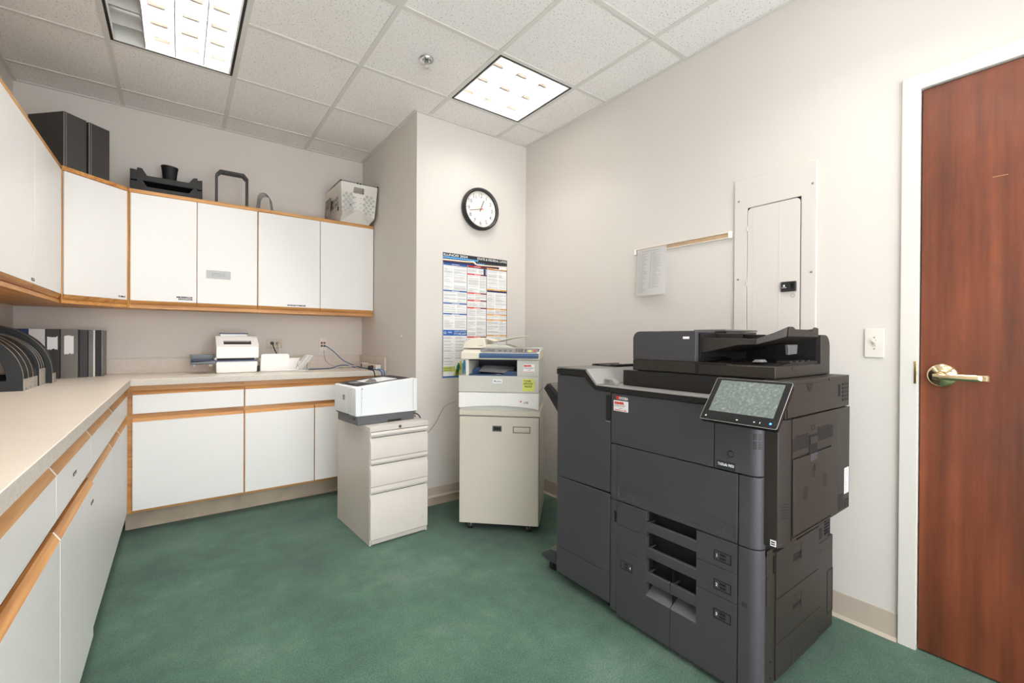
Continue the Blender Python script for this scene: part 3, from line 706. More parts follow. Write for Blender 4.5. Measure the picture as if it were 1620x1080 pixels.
# panels in three columns: (top, bottom, bar colour index)
cols = [(px0+0.007, 1.706, 'pblue', [1.716, 1.524, 1.434, 1.358, 1.245]), (1.713, 1.878, 'red', [1.718, 1.659, 1.519, 1.465, 1.410, 1.192]), (1.885, px1-0.007, 'porange', [1.716, 1.556, 1.408, 1.364, 1.324, 1.205])]
barm = [MB(), MB(), MB()]; wp = MB(); tx = MB(); bot = [1.195, 1.04, 1.04]
for ci, (x0, x1, cl, tops) in enumerate(cols):
    for i, zt in enumerate(tops):
        zb = tops[i+1] if i+1 < len(tops) else bot[ci]
        R(wp, x0, x1, zb+0.002, zt-0.001, .0001)
        bars = barm[ci]; bars.mi = 0
        if not (ci == 0 and i == 4): R(bars, x0, x1, zt-0.010, zt-0.001, .0004)
        bars.mi = 1
        if ci == 1: R(bars, x1-0.05, x1, zt-0.010, zt-0.001, .0005)
        bars.mi = 2; R(bars, x0+(x1-x0)*0.35, x0+(x1-x0)*0.68, zt-0.0068, zt-0.0042, .0008)
        if ci == 0 and i == 4: continue
        z = zt-0.016; blk = 0
        gap = (x0+x1)/2+random.uniform(-0.02, 0.02)
        while z > zb+0.006:
            tx.mi = random.choice((0, 0, 0, 1, 1, 2)) if random.random() < 0.25 else random.choice((0, 1))
            for xa, xb in ((x0+0.006, gap-0.004), (gap+0.004, x1-0.006)):
                if random.random() < 0.88:
                    e = xb if random.random() < 0.7 else xa+(xb-xa)*random.uniform(0.3, 0.95)
                    R(tx, xa, e, z-0.0018, z, .0003)
            z -= 0.0042 if random.random() < 0.85 else 0.010
wp.build('notice_panels', 'paper', po, smooth=0, label='white notice panels')
for k in range(3): R(barm[k], cols[k][0]-0.0015, cols[k][0]-0.0002, bot[k], cols[k][3][0], .0006)
for k, (mt, lb_) in enumerate((('pblue', 'blue heading bars'), ('red', 'red heading bars'), ('porange', 'orange heading bars'))): barm[k].build('heading_stripes', [mt, 'redd', 'whiteink'], po, smooth=0, label=lb_)
# safety notice at lower left
m = MB(); m.mi = 0; R(m, px0+0.007, 1.706, 1.196, 1.238, .0003); R(m, px0+0.004, 1.706, 0.894, 0.905, .0003)
m.mi = 1; R(m, px0+0.007, 1.706, 0.905, 1.196, .0001); m.mi = 2; R(m, px0+0.009, 1.612, 0.937, 0.974, .0004)
sn = m.build('safety_notice', ['pblue', 'paper', 'polive'], po, smooth=0, label='blue and white safety notice')
m = MB(); letter(m, 'JOB SAFETY AND HEALTH', (1.653, yp-0.0008, 1.227), *NY, w=0.1, h=0.010); letter(m, "IT'S THE LAW!", (1.652, yp-0.0008, 1.210), *NY, w=0.1, h=0.016); letter(m, 'OSHA', (1.568, yp-0.0008, 1.220), *NY, w=0.032, h=0.012)
m.lathe([(0.009, 0), (0.009, -0.0004), (0.0065, -0.0004), (0.0065, 0)], (1.529, yp-0.0006, 1.216), 1, 20, ring_=True); m.build('white_lettering', 'whiteink', sn, smooth=0)
m = MB(); letter(m, 'Contact OSHA.', (1.553, yp-0.0008, 0.963), *NY, w=0.066, h=0.010); letter(m, 'We can help.', (1.550, yp-0.0008, 0.947), *NY, w=0.060, h=0.010); m.build('black_lettering', 'ink', sn, smooth=0)
z = 1.188
while z > 0.985:
    tx.mi = 0
    R(tx, px0+0.011, px0+0.011+random.uniform(0.05, 0.085), z-0.0018, z, .0005)
    if z > 1.03: R(tx, 1.612, 1.612+random.uniform(0.05, 0.085), z-0.0018, z, .0005)
    z -= 0.0046 if random.random() < 0.75 else 0.014
tx.build('printed_lines', ['inkg', 'inkl', 'cork'], po, smooth=0)
m = MB()
def fig(cx, z0, h_, mi, lean=0.0, arm=1):
    m.mi = mi; s_ = h_/0.10
    m.cyl((cx+lean*0.09*s_, yp-0.0012, z0+h_-0.008*s_), 0.008*s_, 0.0006, 1, 12)
    def q(pts): m.prism([(cx+(x+lean*zz)*s_, z0+zz*s_) for x, zz in pts], 1, yp-0.0011, yp-0.0005)
    q([(-0.013, 0.045), (0.013, 0.045), (0.015, 0.080), (0.006, 0.086), (-0.006, 0.086), (-0.014, 0.080)])
    q([(-0.013, 0.0), (-0.004, 0.0), (0.0, 0.046), (-0.013, 0.046)]); q([(0.003, 0.0), (0.013, 0.0), (0.013, 0.046), (0.0, 0.046)])
    q([(0.013*arm, 0.080), (0.026*arm, 0.060), (0.022*arm, 0.044), (0.018*arm, 0.046), (0.020*arm, 0.059), (0.012*arm, 0.070)])
fig(1.627, 0.905, 0.094, 0, 0.15); fig(1.662, 0.905, 0.108, 1, -0.05, -1); fig(1.690, 0.908, 0.112, 2, 0.0, 1)
m.mi = 1; m.prism([(1.598, 0.906), (1.645, 0.906), (1.642, 0.945), (1.612, 0.955)], 1, yp-0.0011, yp-0.0005)
m.build('worker_figures', ['pgreen', 'polive', 'pcyan'], sn, smooth=0, label='green, olive and blue silhouettes of workers')

# electrical panel cover (flush steel trim with a hinged door)
T = thing('electrical_panel', 'tall cream electrical panel cover with black latch on the right wall', 'electrical panel', (XR, 0.973, 0.80))
m = MB(); m.plate(0, XR-0.010, XR-0.0005, 0.791, 1.156, 0.80, 1.972, [(0.853, 1.091, 0.86, 1.824)]); m.build('trim_cover', 'panelp', T, bevel=0.003)
m = MB(); rr = 0.018
pts = [(0.8565, 0.864), (1.0885, 0.864), (1.0885, 1.820-rr)]+[(1.0885-rr+rr*math.cos(math.radians(a)), 1.820-rr+rr*math.sin(math.radians(a))) for a in (22, 45, 68, 90)]+[(0.8565+rr-rr*math.sin(math.radians(a)), 1.820-rr+rr*math.cos(math.radians(a))) for a in (0, 22, 45, 68, 90)]
m.prism(pts, 0, XR-0.0108, XR-0.004); dr = m.build('door', 'panelp', T, bevel=0.0008)
m = MB(); m.box(XR-0.0118, XR-0.0105, 0.940, 0.9435, 0.866, 1.815); m.box(XR-0.0114, XR-0.0105, 1.0615, 1.063, 0.866, 1.813); m.build('stiffening_crease', 'panelp', dr, smooth=0)
m = MB(); m.plate(0, XR-0.003, XR-0.0006, 0.850, 1.094, 0.858, 1.826); m.build('door_gap', 'void', T, smooth=0)
for zz in (1.722, 1.452, 1.10): MB().cyl((XR-0.0115, 1.0905, zz-0.012), 0.003, 0.024, 2, 10).build('hinge', 'panelp', dr)
m = MB(); m.plate(0, XR-0.021, XR-0.0105, 0.868, 0.931, 1.398, 1.443, [(0.876, 0.893, 1.408, 1.435)]); la = m.build('latch', 'black', T, bevel=0.0015, label='black door latch')
m = MB(); m.box(XR-0.013, XR-0.0108, 0.876, 0.893, 1.408, 1.435); m.build('latch_slot', 'void', la)
m = MB(); letter(m, 'CUTLER-HAMMER', (XR-0.0212, 0.9165, 1.416), *NX, w=0.022, h=0.0035, bold=0.02); m.prism([(0.913, 1.420), (0.919, 1.420), (0.921, 1.426), (0.916, 1.430), (0.913, 1.429)], 0, XR-0.0216, XR-0.0208); m.build('lettering', 'whiteink', la, smooth=0)
m = MB(); m.lathe([(0.0085, -0.0008), (0.0085, 0.0), (0.0075, 0.0), (0.0075, -0.0008)], (XR-0.0108, 0.884, 1.378), 0, 24, ring_=True); m.build('lock_disc', 'silverd', dr)
for yy, zz in ((1.132, 1.865), (0.807, 1.868), (1.134, 1.476), (0.810, 1.477), (1.134, 1.08), (0.81, 1.08)):
    m = MB(); m.lathe([(0.0, -0.0045), (0.004, -0.0035), (0.0055, 0)], (XR-0.010, yy, zz), 0, 16); m.build('screw', 'chrome', T, smooth=40)

# cork rail and phone list
T = thing('cork_rail', 'narrow white-framed cork display rail on the right wall', 'display rail', (XR, 1.4715, 1.694))
m = MB(); m.box(XR-0.012, XR-0.001, 1.172, 1.772, 1.694, 1.6985); m.box(XR-0.012, XR-0.001, 1.172, 1.772, 1.7205, 1.725); m.build('rail_frame', 'ivory', T, bevel=0.0008)
m = MB(); m.box(XR-0.008, XR-0.0012, 1.173, 1.771, 1.6985, 1.7205); ck = m.build('cork_strip', 'cork', T, smooth=0, label='tan cork strip')
for a_, b_ in ((1.169, 1.186), (1.758, 1.774)): MB().box(XR-0.0145, XR-0.001, a_, b_, 1.692, 1.727).build('end_cap', 'whitep', T, bevel=0.002)
m = MB(); m.box(XR-0.0085, XR-0.0078, 1.476, 1.478, 1.700, 1.719); ticks(m, (XR-0.0082, 1.515, 1.709), *NX, 0.05, 0.009, 9); ticks(m, (XR-0.0082, 1.435, 1.709), *NX, 0.045, 0.009, 8); m.build('pen_marks', 'inkg', ck, smooth=0)
def pap(y, z):      # slight forward curl towards the foot
    s_ = (1.717-z)/0.277; t_ = (1.645-y)/0.1
    return XR-0.0155-0.010*s_**1.5-0.012*(1-t_*t_)*s_*0+0.014*t_*t_*s_*0-0.010*s_*(1-min(1, abs(t_)))
g_ = [[(pap(1.746-0.203*j/14, 1.717-0.277*i/16), 1.746-0.203*j/14, 1.717-0.277*i/16-0.004*math.sin(j/14*PI)*(i == 16)) for j in range(15)] for i in range(17)]
m = MB(); m.sheet(g_, 0.0006)
pl = m.build('phone_list', 'paper', None, label='sheet of paper printed with a two-column list, pinned to the cork rail', cat='paper', loc=(XR-0.01, 1.645, 1.44))
m = MB()
for c0, c1, top, bt in ((1.737, 1.657, 1.690, 1.452), (1.650, 1.565, 1.690, 1.475)):
    z = top
    while z > bt:
        e = c0-(c0-c1)*random.uniform(0.45, 0.92)
        for ya, yb in ((c0, c0-0.012), (c0-0.016, e)):
            q = [(pap(ya, z)-0.0012, ya, z), (pap(yb, z)-0.0012, yb, z), (pap(yb, z)-0.0012, yb, z-0.0014), (pap(ya, z)-0.0012, ya, z-0.0014)]
            m._f([m.bm.verts.new(p) for p in q])
        z -= 0.0045
for a_, b_ in ((1.710, 1.59),): m._f([m.bm.verts.new(p) for p in ((pap(1.65, 1.7)-0.001, a_, 1.702), (pap(1.65, 1.7)-0.001, b_, 1.702), (pap(1.65, 1.7)-0.001, b_, 1.699), (pap(1.65, 1.7)-0.001, a_, 1.699))])
m.build('printed_lines', 'inkl', pl, smooth=0)
for yy in (1.738, 1.560): MB().lathe([(0.0, -0.006), (0.003, -0.005), (0.0035, 0)], (XR-0.0145, yy, 1.708), 0, 12).build('push_pin', 'whitep', pl, smooth=40)

# outlets on the back wall
T = thing('power_outlet', 'almond double power outlet with black and white plugs above the worktop', 'outlet', (0.612, YB, 1.09))
m = MB(); m.box(0.556, 0.668, YB-0.006, YB-0.0005, 1.092, 1.165); m.build('cover_plate', 'ivoryd', T, bevel=0.002)
for x, mt in ((0.594, 'black'), (0.634, 'cordg')):
    m = MB(); m.cyl((x, YB-0.024, 1.131), 0.013, 0.018, 1, 20); m.box(x-0.009, x+0.009, YB-0.038, YB-0.022, 1.120, 1.140); m.build('plug', mt, T, bevel=0.001, label='black plug' if mt == 'black' else 'pale plug')
T = thing('data_outlet', 'ivory four-jack data outlet with a blue cable, right of the power outlet', 'outlet', (0.979, YB, 1.063))
m = MB(); m.box(0.947, 1.012, YB-0.006, YB-0.0005, 1.063, 1.181); m.build('cover_plate', 'ivory', T, bevel=0.002)
for x, z, mt in ((0.968, 1.133, 'redd'), (0.990, 1.133, 'redd'), (0.968, 1.108, 'ink'), (0.990, 1.108, 'navyd')):
    m = MB(); m.box(x-0.0075, x+0.0075, YB-0.010, YB-0.004, z-0.008, z+0.008); m.build('jack', mt, T, bevel=0.001, label={'redd': 'dark red jack', 'ink': 'black jack', 'navyd': 'navy jack'}[mt])
MB().lathe([(0.0, -0.006), (0.008, -0.005), (0.009, 0)], (XA-0.0005, 3.12, 1.19), 0, 14).build('wall_plug', 'ivory', None, label='tiny ivory wall plug on the return wall', cat='wall plug', smooth=40)

# ================================================================= ON THE WORKTOP
# compact white scanner with side tray
T = thing('photo_printer', 'small white two-tier photo printer with blue tray edges on the worktop', 'printer', (0.333, 3.70, CZ))
m = MB(); m.prism([(0.208, CZ+0.008), (0.216, CZ+0.002), (0.444, CZ+0.002), (0.454, CZ+0.008), (0.458, 1.000), (0.448, 1.007), (0.215, 1.007), (0.208, 1.000)], 1, 3.70, 3.885); lo = m.build('lower_body', 'whitep', T, bevel=0.003)
for x in (0.225, 0.43): MB().cyl((x, 3.72, CZ), 0.008, 0.006, 2, 12).build('foot', 'whitep', T)
m = MB(); m.box(0.206, 0.452, 3.694, 3.88, 1.0071, 1.0145); m.build('tray_edge', 'blue', T, bevel=0.001, label='blue tray edge')
m = MB(); m.box(0.214, 0.440, 3.712, 3.88, 1.0145, 1.0285); m.build('inner_gap', 'void', T)
m = MB(); m.box(0.438, 0.452, 3.74, 3.88, 1.0145, 1.0285); m.box(0.2, 0.212, 3.72, 3.88, 1.0145, 1.0285); m.build('side_bracket', 'whitep', T)
m = MB()
m.prism([(3.697, 1.0285), (3.697, 1.103), (3.699, 1.112), (3.80, 1.182), (3.83, 1.187), (3.89, 1.187), (3.89, 1.0285)], 0, 0.208, 0.465); ub = m.build('upper_body', 'whitep', T, bevel=0.004)
sl = Matrix.Translation((0, 3.699, 1.112)) @ Matrix.Rotation(math.atan2(0.070, 0.101), 4, 'X')
m = MB(); m.box(0.208, 0.466, -0.002, 0.118, 0.0, 0.004, sl); lid = m.build('sloped_lid', 'whitep', T, bevel=0.002)
m = MB(); m.box(0.252, 0.420, 0.018, 0.060, 0.0035, 0.0048, sl); m.build('slot', 'ink', lid, label='dark paper slot')
m = MB(); m.box(0.254, 0.412, 0.044, 0.058, 0.0050, 0.0056, sl); m.build('slot_edge', 'silver', lid)
m = MB(); m.box(0.238, 0.405, 3.815, 3.86, 1.178, 1.200); m.build('feeder', 'whitep', T, bevel=0.003)
m = MB(); m.box(0.234, 0.409, 3.805, 3.865, 1.200, 1.2065); m.build('feeder_tray', 'blue', T, bevel=0.001, label='blue feeder tray')
m = MB(); m.prism([(0.318, 0.982), (0.358, 0.982), (0.353, 0.974), (0.323, 0.974)], 1, 3.693, 3.701); m.build('drawer_grip', 'whitep', lo, bevel=0.001)
m = MB(); m.box(0.063, 0.210, 3.705, 3.86, 0.989, 0.993); m.box(0.063, 0.067, 3.705, 3.86, 0.989, 1.052); m.box(0.063, 0.208, 3.855, 3.86, 0.989, 1.052); m.prism([(0.063, 0.993), (0.208, 0.993), (0.208, 1.014), (0.063, 1.004)], 1, 3.703, 3.707); m.build('side_tray', 'smoke', T, bevel=0.001, label='smoked grey side tray')
m = MB(); m.box(0.075, 0.208, 3.72, 3.84, 1.014, 1.018); m.build('tray_insert', 'blue', T)
for x in (0.085, 0.172, 0.182): MB().cyl((x, 3.72, 0.976), 0.004, 0.013, 2, 10).build('tray_knob', 'whitep', T)

# white envelope holder
T = thing('envelope_holder', 'white plastic envelope holder with leaning cards on the worktop', 'desk tray', (0.62, 3.72, CZ))
m = MB(); pr = [(0.480, CZ), (0.716, CZ), (0.716, CZ+0.012), (0.668, CZ+0.014), (0.666, 1.036)]+arc(0.650, 1.040, 0.016, 0.016, 0, 90, 5)+arc(0.492, 1.043, 0.012, 0.012, 90, 180, 5)
m.prism(pr, 1, 3.70, 3.704); m.build('front_panel', 'whitep', T, bevel=0.001)
m = MB(); m.prism([(0.478, CZ), (0.722, CZ), (0.760, 1.018), (0.480, 1.020)], 1, 3.80, 3.804); m.build('back_panel', 'whitep', T, bevel=0.001)
m = MB(); m.box(0.470, 0.800, 3.70, 3.805, CZ, CZ+0.004); m.box(0.478, 0.482, 3.70, 3.804, CZ, 1.0); m.build('tray_base', 'whitep', T, bevel=0.0008)
m = MB(); m.plate(1, 3.745, 3.749, 0.735, 0.803, CZ, 0.998, []); m.box(0.799, 0.803, 3.71, 3.80, CZ, 1.0); m.build('easel_leg', 'palegr', T, bevel=0.001)
for k in range(4):
    x = 0.722+k*0.0085; m = MB(); m.prism([(x, CZ+0.006), (x+0.003, CZ+0.005), (x+0.079+k*0.003, 1.043-abs(k-1)*0.002), (x+0.074+k*0.003, 1.046-abs(k-1)*0.002)], 1, 3.703, 3.80)
    o = m.build('envelope', 'paper', None, label=['front-most white envelope leaning in the envelope holder', 'second white envelope leaning in the envelope holder', 'third white envelope leaning in the envelope holder', 'rear-most white envelope leaning in the envelope holder'][k], cat='envelope', group='envelopes in the white holder')
m = MB(); m.box(0.462, 0.477, 3.75, 3.79, CZ, 0.968); m.build('cable_adapter', 'black', None, bevel=0.002, label='small black adapter between the photo printer and the envelope holder', cat='adapter')

# power strip
T = thing('power_strip', 'beige power strip lying against the side upstand at the end of the worktop', 'power strip', (1.262, 3.66, CZ))
m = MB(); m.box(1.240, 1.284, 3.465, 3.86, CZ+0.001, CZ+0.040); m.build('body', 'ivory', T, bevel=0.004)
m = MB(); m.box(1.236, 1.286, 3.76, 3.862, CZ, CZ+0.046); m.build('switch_end', 'ivory', T, bevel=0.004)
m = MB(); m.box(1.2342, 1.237, 3.775, 3.80, CZ+0.010, CZ+0.036); m.build('rocker_switch', 'redd', T, bevel=0.001)
m = MB()
for k in range(5):
    y = 3.73-k*0.05
    for dy, dz in ((-0.006, 0.026), (0.006, 0.026), (0, 0.013)): m.box(1.2390, 1.2402, y+dy-0.0012, y+dy+0.0012, CZ+dz-0.004, CZ+dz+0.004)
m.build('sockets', 'inkg', T, smooth=0)
m = MB(); m.cyl((1.205, 3.53, CZ+0.020), 0.012, 0.035, 0, 16, 0.016); m.build('plug', 'black', T, smooth=40, label='black plug in the strip')
def cable(name, pts, r, mat, label, smooth=3, cat='cable'):
    m = MB(); m.tube(pts, r, 8, smooth=smooth); return m.build(name, mat, None, label=label, cat=cat, smooth=60, loc=pts[0])
c_ = CZ+0.004
cable('power_cable', [(0.594, YB-0.038, 1.128), (0.60, YB-0.06, 1.09), (0.632, YB-0.07, 1.02), (0.66, YB-0.08, 0.96), (0.66, YB-0.08, c_), (0.60, 3.90, c_)], 0.0042, 'black', 'black power cable hanging from the power outlet')
cable('power_cable', [(0.636, YB-0.036, 1.125), (0.642, YB-0.05, 1.08), (0.644, YB-0.06, 1.0), (0.66, YB-0.07, c_), (0.75, 3.88, c_), (0.82, 3.83, c_), (0.95, 3.82, c_), (1.08, 3.90, c_+0.002), (1.16, 3.87, c_+0.01), (1.236, 3.82, c_+0.016)], 0.0042, 'cordw', 'white power cable running from the outlet to the power strip')
cable('network_cable', [(0.990, YB-0.010, 1.108), (1.005, YB-0.05, 1.10), (1.05, YB-0.08, 1.06), (1.11, YB-0.09, 0.99), (1.19, YB-0.13, 0.945), (1.235, 3.78, c_), (1.225, 3.62, c_), (1.222, 3.50, c_), (1.235, 3.44, c_), (1.262, 3.41, c_-0.004), (1.268, 3.395, 0.90), (1.27, 3.39, 0.80)], 0.0036, 'cordb', 'blue network cable from the data outlet along the power strip')
cable('network_cable', [(0.81, 3.79, c_), (0.93, 3.79, c_), (1.02, 3.84, c_), (1.08, 3.92, c_+0.015), (1.14, 3.90, c_+0.02), (1.20, 3.84, c_)], 0.0036, 'cordb', 'blue network cable lying on the worktop behind the envelope holder')
cable('phone_cable', [(0.984, YB-0.008, 1.075), (0.984, YB-0.03, 1.02), (0.99, YB-0.04, 0.98), (1.03, YB-0.08, 0.945), (1.07, 3.90, c_), (1.10, 3.84, c_)], 0.0018, 'cordg', 'thin grey phone cable hanging from the data outlet')
cable('network_cable', [(1.255, 3.47, c_+0.004), (1.278, 3.44, c_+0.002), (1.286, 3.412, c_-0.002), (1.290, 3.404, 0.90), (1.290, 3.402, 0.80)], 0.0036, 'cordbl', 'bright blue cable dropping over the worktop edge at the wall')
cable('power_cable', [(1.205, 3.53, CZ+0.018), (1.190, 3.50, CZ+0.008), (1.195, 3.45, c_+0.001), (1.205, 3.412, c_), (1.212, 3.40, 0.90), (1.215, 3.395, 0.78)], 0.0042, 'black', 'black power cable hanging from the power strip over the worktop edge')
cable('extension_cable', [(1.30, 2.842, 0.52), (1.36, 2.850, 0.50), (1.44, 2.85, 0.56), (1.50, 2.855, 0.66), (1.53, 2.855, 0.70), (1.60, 2.84, 0.72)], 0.0022, 'cordg', 'thin grey cord sagging along the wall between file cabinet and copier stand')

# curved desk sorters
def sorter(label, y0, pitch, n, xf, zf, rx, rz, th, front_h=None, grp=None):
    T = thing('curved_file_sorter', label, 'file sorter', (-0.68, y0+pitch*n/2, CZ), group='curved black file sorters')
    cx, cz = xf-rx, CZ+zf
    for k in range(n):
        a_ = y0+k*pitch; b_ = a_+pitch-0.006; fh = front_h or zf
        out = [(xf, CZ)]+[(xf, CZ+zf)]+arc(cx, cz, rx, rz, 2, 90, 16); bw = 0.052
        inn = arc(cx, CZ+0.048, rx-bw, rz-bw+zf-0.048, 90, 0, 16)
        # side panel with the arched cut-out
        for ys_ in (a_, b_-0.004):
            m = MB(); m.prism(out+[(cx, inn[0][1])]+inn[1:]+[(cx, CZ+0.048), (cx, CZ)], 1, ys_, ys_+0.004)
            if ys_ == a_: sp = m.build('side_panel', 'greyplas', T, bevel=0.0008, smooth=35)
            else: m.build('side_panel', 'hood', T, smooth=35)
        # curved hood
        m = MB(); o2 = arc(cx, cz, rx, rz, 0, 90, 18); i2 = arc(cx, cz, rx-0.004, rz-0.004, 90, 0, 18)
        m.prism(o2+i2, 1, a_+0.004, b_-0.004); m.build('hood', 'hood', T, smooth=50, label='glossy black curved hood')
        m = MB(); m.tube([(x, a_+0.002, z) for x, z in o2], 0.0013, 6); m.build('hood_rim', 'endcap', T, smooth=60)
        # end cap with a small arched notch
        m = MB(); yc = (a_+b_)/2; hw = (b_-a_)/2-0.001
        m.prism([(a_+0.001, CZ), (yc-hw*0.35, CZ), (yc-hw*0.2, CZ+0.012), (yc+hw*0.2, CZ+0.012), (yc+hw*0.35, CZ), (b_-0.001, CZ), (b_-0.001, CZ+fh), (a_+0.001, CZ+fh)], 0, xf-0.004, xf+0.002); m.build('end_cap', 'endcap', T, bevel=0.001, label='silver end cap')
        m = MB(); m.box(cx+0.01, xf-0.01, a_+0.004, b_-0.004, CZ, CZ+0.004); m.box(cx, cx+0.004, a_, b_, CZ, cz+rz-0.004); m.build('tray_floor', 'black', T)
    return T
sorter('large curved black file sorter with three bays, nearest on the worktop', 2.955, 0.085, 3, -0.566, 0.053, 0.225, 0.225, 0.05)
sorter('curved black file sorter with three narrow bays between two larger ones', 3.222, 0.045, 3, -0.562, 0.085, 0.215, 0.185, 0.03, front_h=0.085)
sorter('single curved black file sorter nearest the binders', 3.375, 0.085, 1, -0.540, 0.053, 0.245, 0.255, 0.05)

# binders standing in the corner
def binder(name, label, x0, x1, yf_, mat, h_=0.292, z0=CZ, patch=None, rib=False):
    T = thing(name, label, 'binder', ((x0+x1)/2, yf_, z0), group='binders standing in the worktop corner')
    yb = 3.982
    m = MB(); m.box(x0, x1, yf_, yf_+0.003, z0, z0+h_); sp = m.build('spine', mat, T, bevel=0.0015)
    m = MB(); m.box(x0, x0+0.003, yf_+0.003, yb, z0, z0+h_); m.box(x1-0.003, x1, yf_+0.003, yb, z0, z0+h_); m.build('covers', mat, T)
    m = MB(); m.box(x0+0.0035, x1-0.0035, yf_+0.012, yb-0.004, z0+0.006, z0+h_-0.008); m.build('pages', 'paper', T)
    if patch:
        m = MB()
        (a0, a1, b0, b1) = patch; n = 9
        top = [(a0+(a1-a0)*i/n, b1+random.uniform(-0.006, 0.003)) for i in range(n+1)]; bt = [(a0+(a1-a0)*i/n, b0+random.uniform(-0.004, 0.006)) for i in range(n, -1, -1)]
        m.prism(top+bt, 1, yf_-0.0008, yf_+0.001); m.build('torn_label', 'whiteink', sp, smooth=0, label='torn white label')
    return T
binder('ring_binder', 'navy blue binder in the corner behind the file sorters', -0.745, -0.697, 3.725, 'navyb')
binder('ring_binder', 'white binder between the navy and the black binder', -0.694, -0.627, 3.730, 'whiteb')
binder('ring_binder', 'black binder with a torn square white label on its spine', -0.625, -0.566, 3.728, 'bin', patch=(-0.618, -0.574, 1.096, 1.172))
binder('ring_binder', 'wide grey binder with a scribbled white label on its spine', -0.565, -0.490, 3.745, 'greyb', patch=(-0.549, -0.508, 1.068, 1.178))
binder('ring_binder', 'narrow charcoal binder right of the grey one', -0.487, -0.451, 3.775, 'bin', h_=0.290)
binder('ring_binder', 'narrow taupe binder with white strips along its spine', -0.450, -0.428, 3.80, 'greyb', h_=0.288)
m = MB(); m.box(-0.427, -0.421, 3.799, 3.803, 1.090, 1.188); m.box(-0.427, -0.421, 3.799, 3.803, 0.955, 1.045); m.box(-0.4275, -0.4205, 3.803, 3.98, CZ, 1.215); m.build('loose_papers', 'paper', None, label='white papers wedged between the two right-hand binders', cat='papers')
binder('ring_binder', 'black binder second from the right end of the row', -0.420, -0.396, 3.82, 'ink', h_=0.290)
binder('ring_binder', 'thin grey binder at the right end of the row', -0.395, -0.383, 3.83, 'greyb', h_=0.290)
m = MB(); m.box(0.00, 0.215, 3.58, 3.70, CZ, CZ+0.0006); m.build('loose_sheet', 'cream', None, label='thin cream sheet lying on the worktop beside the photo printer', cat='paper', smooth=0)

# ================================================================= ON TOP OF THE WALL CABINETS
# charcoal boxes on the corner unit
def box_file(label, u):
    c0 = A_+dv*u+nv*0.0; rz = math.atan2(dv.y, dv.x); T = thing('storage_box', label, 'storage box', (c0.x, c0.y, utop), rz, group='charcoal boxes on the corner cabinet')
    W_, D_, H_ = 0.112, 0.245, 0.298
    m = MB(); m.plate(1, 0.004, 0.008, 0, W_, 0.0, H_); m.build('front_panel', 'bin', T, world=False, bevel=0.001)
    m = MB(); m.box(0, 0.004, 0.008, D_, 0, H_); m.box(W_-0.004, W_, 0.008, D_, 0, H_); m.box(0.004, W_-0.004, D_-0.004, D_, 0, H_); m.box(0.004, W_-0.004, 0.008, D_-0.004, 0, 0.004); m.build('casing', 'bin', T, world=False, smooth=0)
    m = MB(); m.box(-0.001, W_+0.001, 0.006, D_+0.001, H_, H_+0.004); m.build('lid', 'black', T, world=False, bevel=0.001)
    m = MB(); m.tube([(0.0, 0.006, 0), (0.0, 0.006, H_)], 0.0016, 6); m.tube([(0.010, 0.0045, 0), (0.010, 0.0045, H_)], 0.0012, 6); m.build('edge_welt', 'silver', T, world=False)
    return T
box_file('charcoal box on the corner wall cabinet, the left one', 0.015); box_file('charcoal box on the corner wall cabinet, the right one', 0.143)
# stacked letter trays
def tray(label, z, y0):
    T = thing('letter_tray', label, 'letter tray', (-0.062, y0+0.11, z), group='black letter trays on the wall cabinet')
    x0, x1, y1, H_ = -0.252, 0.128, y0+0.235, 0.066
    m = MB(); m.box(x0, x1, y0, y1, z, z+0.003); m.box(x0, x1, y1-0.003, y1, z, z+H_); m.build('tray_floor', 'black', T)
    for xs in (x0, x1-0.003):
        m = MB(); m.prism([(y0, z), (y1, z), (y1, z+H_), (y0+0.02, z+H_), (y0, z+H_-0.006)], 0, xs, xs+0.003); m.build('side_wall', 'black', T)
    m = MB(); pr = [(x0, z), (x1, z), (x1, z+H_), (x1-0.026, z+H_-0.004), (x1-0.028, z+H_+0.010), (x1-0.05, z+H_+0.006), (x1-0.075, z+0.036), (x0+0.085, z+0.036), (x0+0.060, z+H_+0.012), (x0+0.036, z+H_+0.014), (x0+0.034, z+H_-0.002), (x0, z+H_)]
    m.prism(pr, 1, y0, y0+0.003); m.build('front_lip', 'blackgr', T, bevel=0.001)
    m = MB()
    for k in range(5): m.box(x0+0.01, x1-0.01, y0+0.02+k*0.03, y0+0.024+k*0.03, z+0.003, z+0.006)
    m.build('ribs', 'black', T); return T
tray('black plastic letter tray at the bottom of the stack on the wall cabinet', utop, 3.745); tray('black plastic letter tray on top of the stack, holding the pen cup', utop+0.074, 3.752)
MB().box(0.03, 0.10, 3.80, 3.95, utop+0.078, utop+0.080).build('blue_folder', 'blue', None, label='sliver of blue folder inside the upper letter tray', cat='folder')
m = MB(); cx_, cy_ = -0.052, 3.86; z0 = utop+0.0775; rows = []
for j in range(9):
    t_ = j/8; rr = 0.034+0.012*t_**2; rows.append([(cx_+rr*1.05*math.cos(2*PI*k/24), cy_+rr*0.6*math.sin(2*PI*k/24), z0+t_*(0.145+0.006*math.cos(2*PI*k/24+2))) for k in range(25)])
m.sheet(rows, 0.003); m.cyl((cx_, cy_, z0), 0.028, 0.004, 2, 20); m.build('pen_cup', 'black', None, label='flared black pen cup standing in the upper letter tray', cat='pen cup', smooth=50)
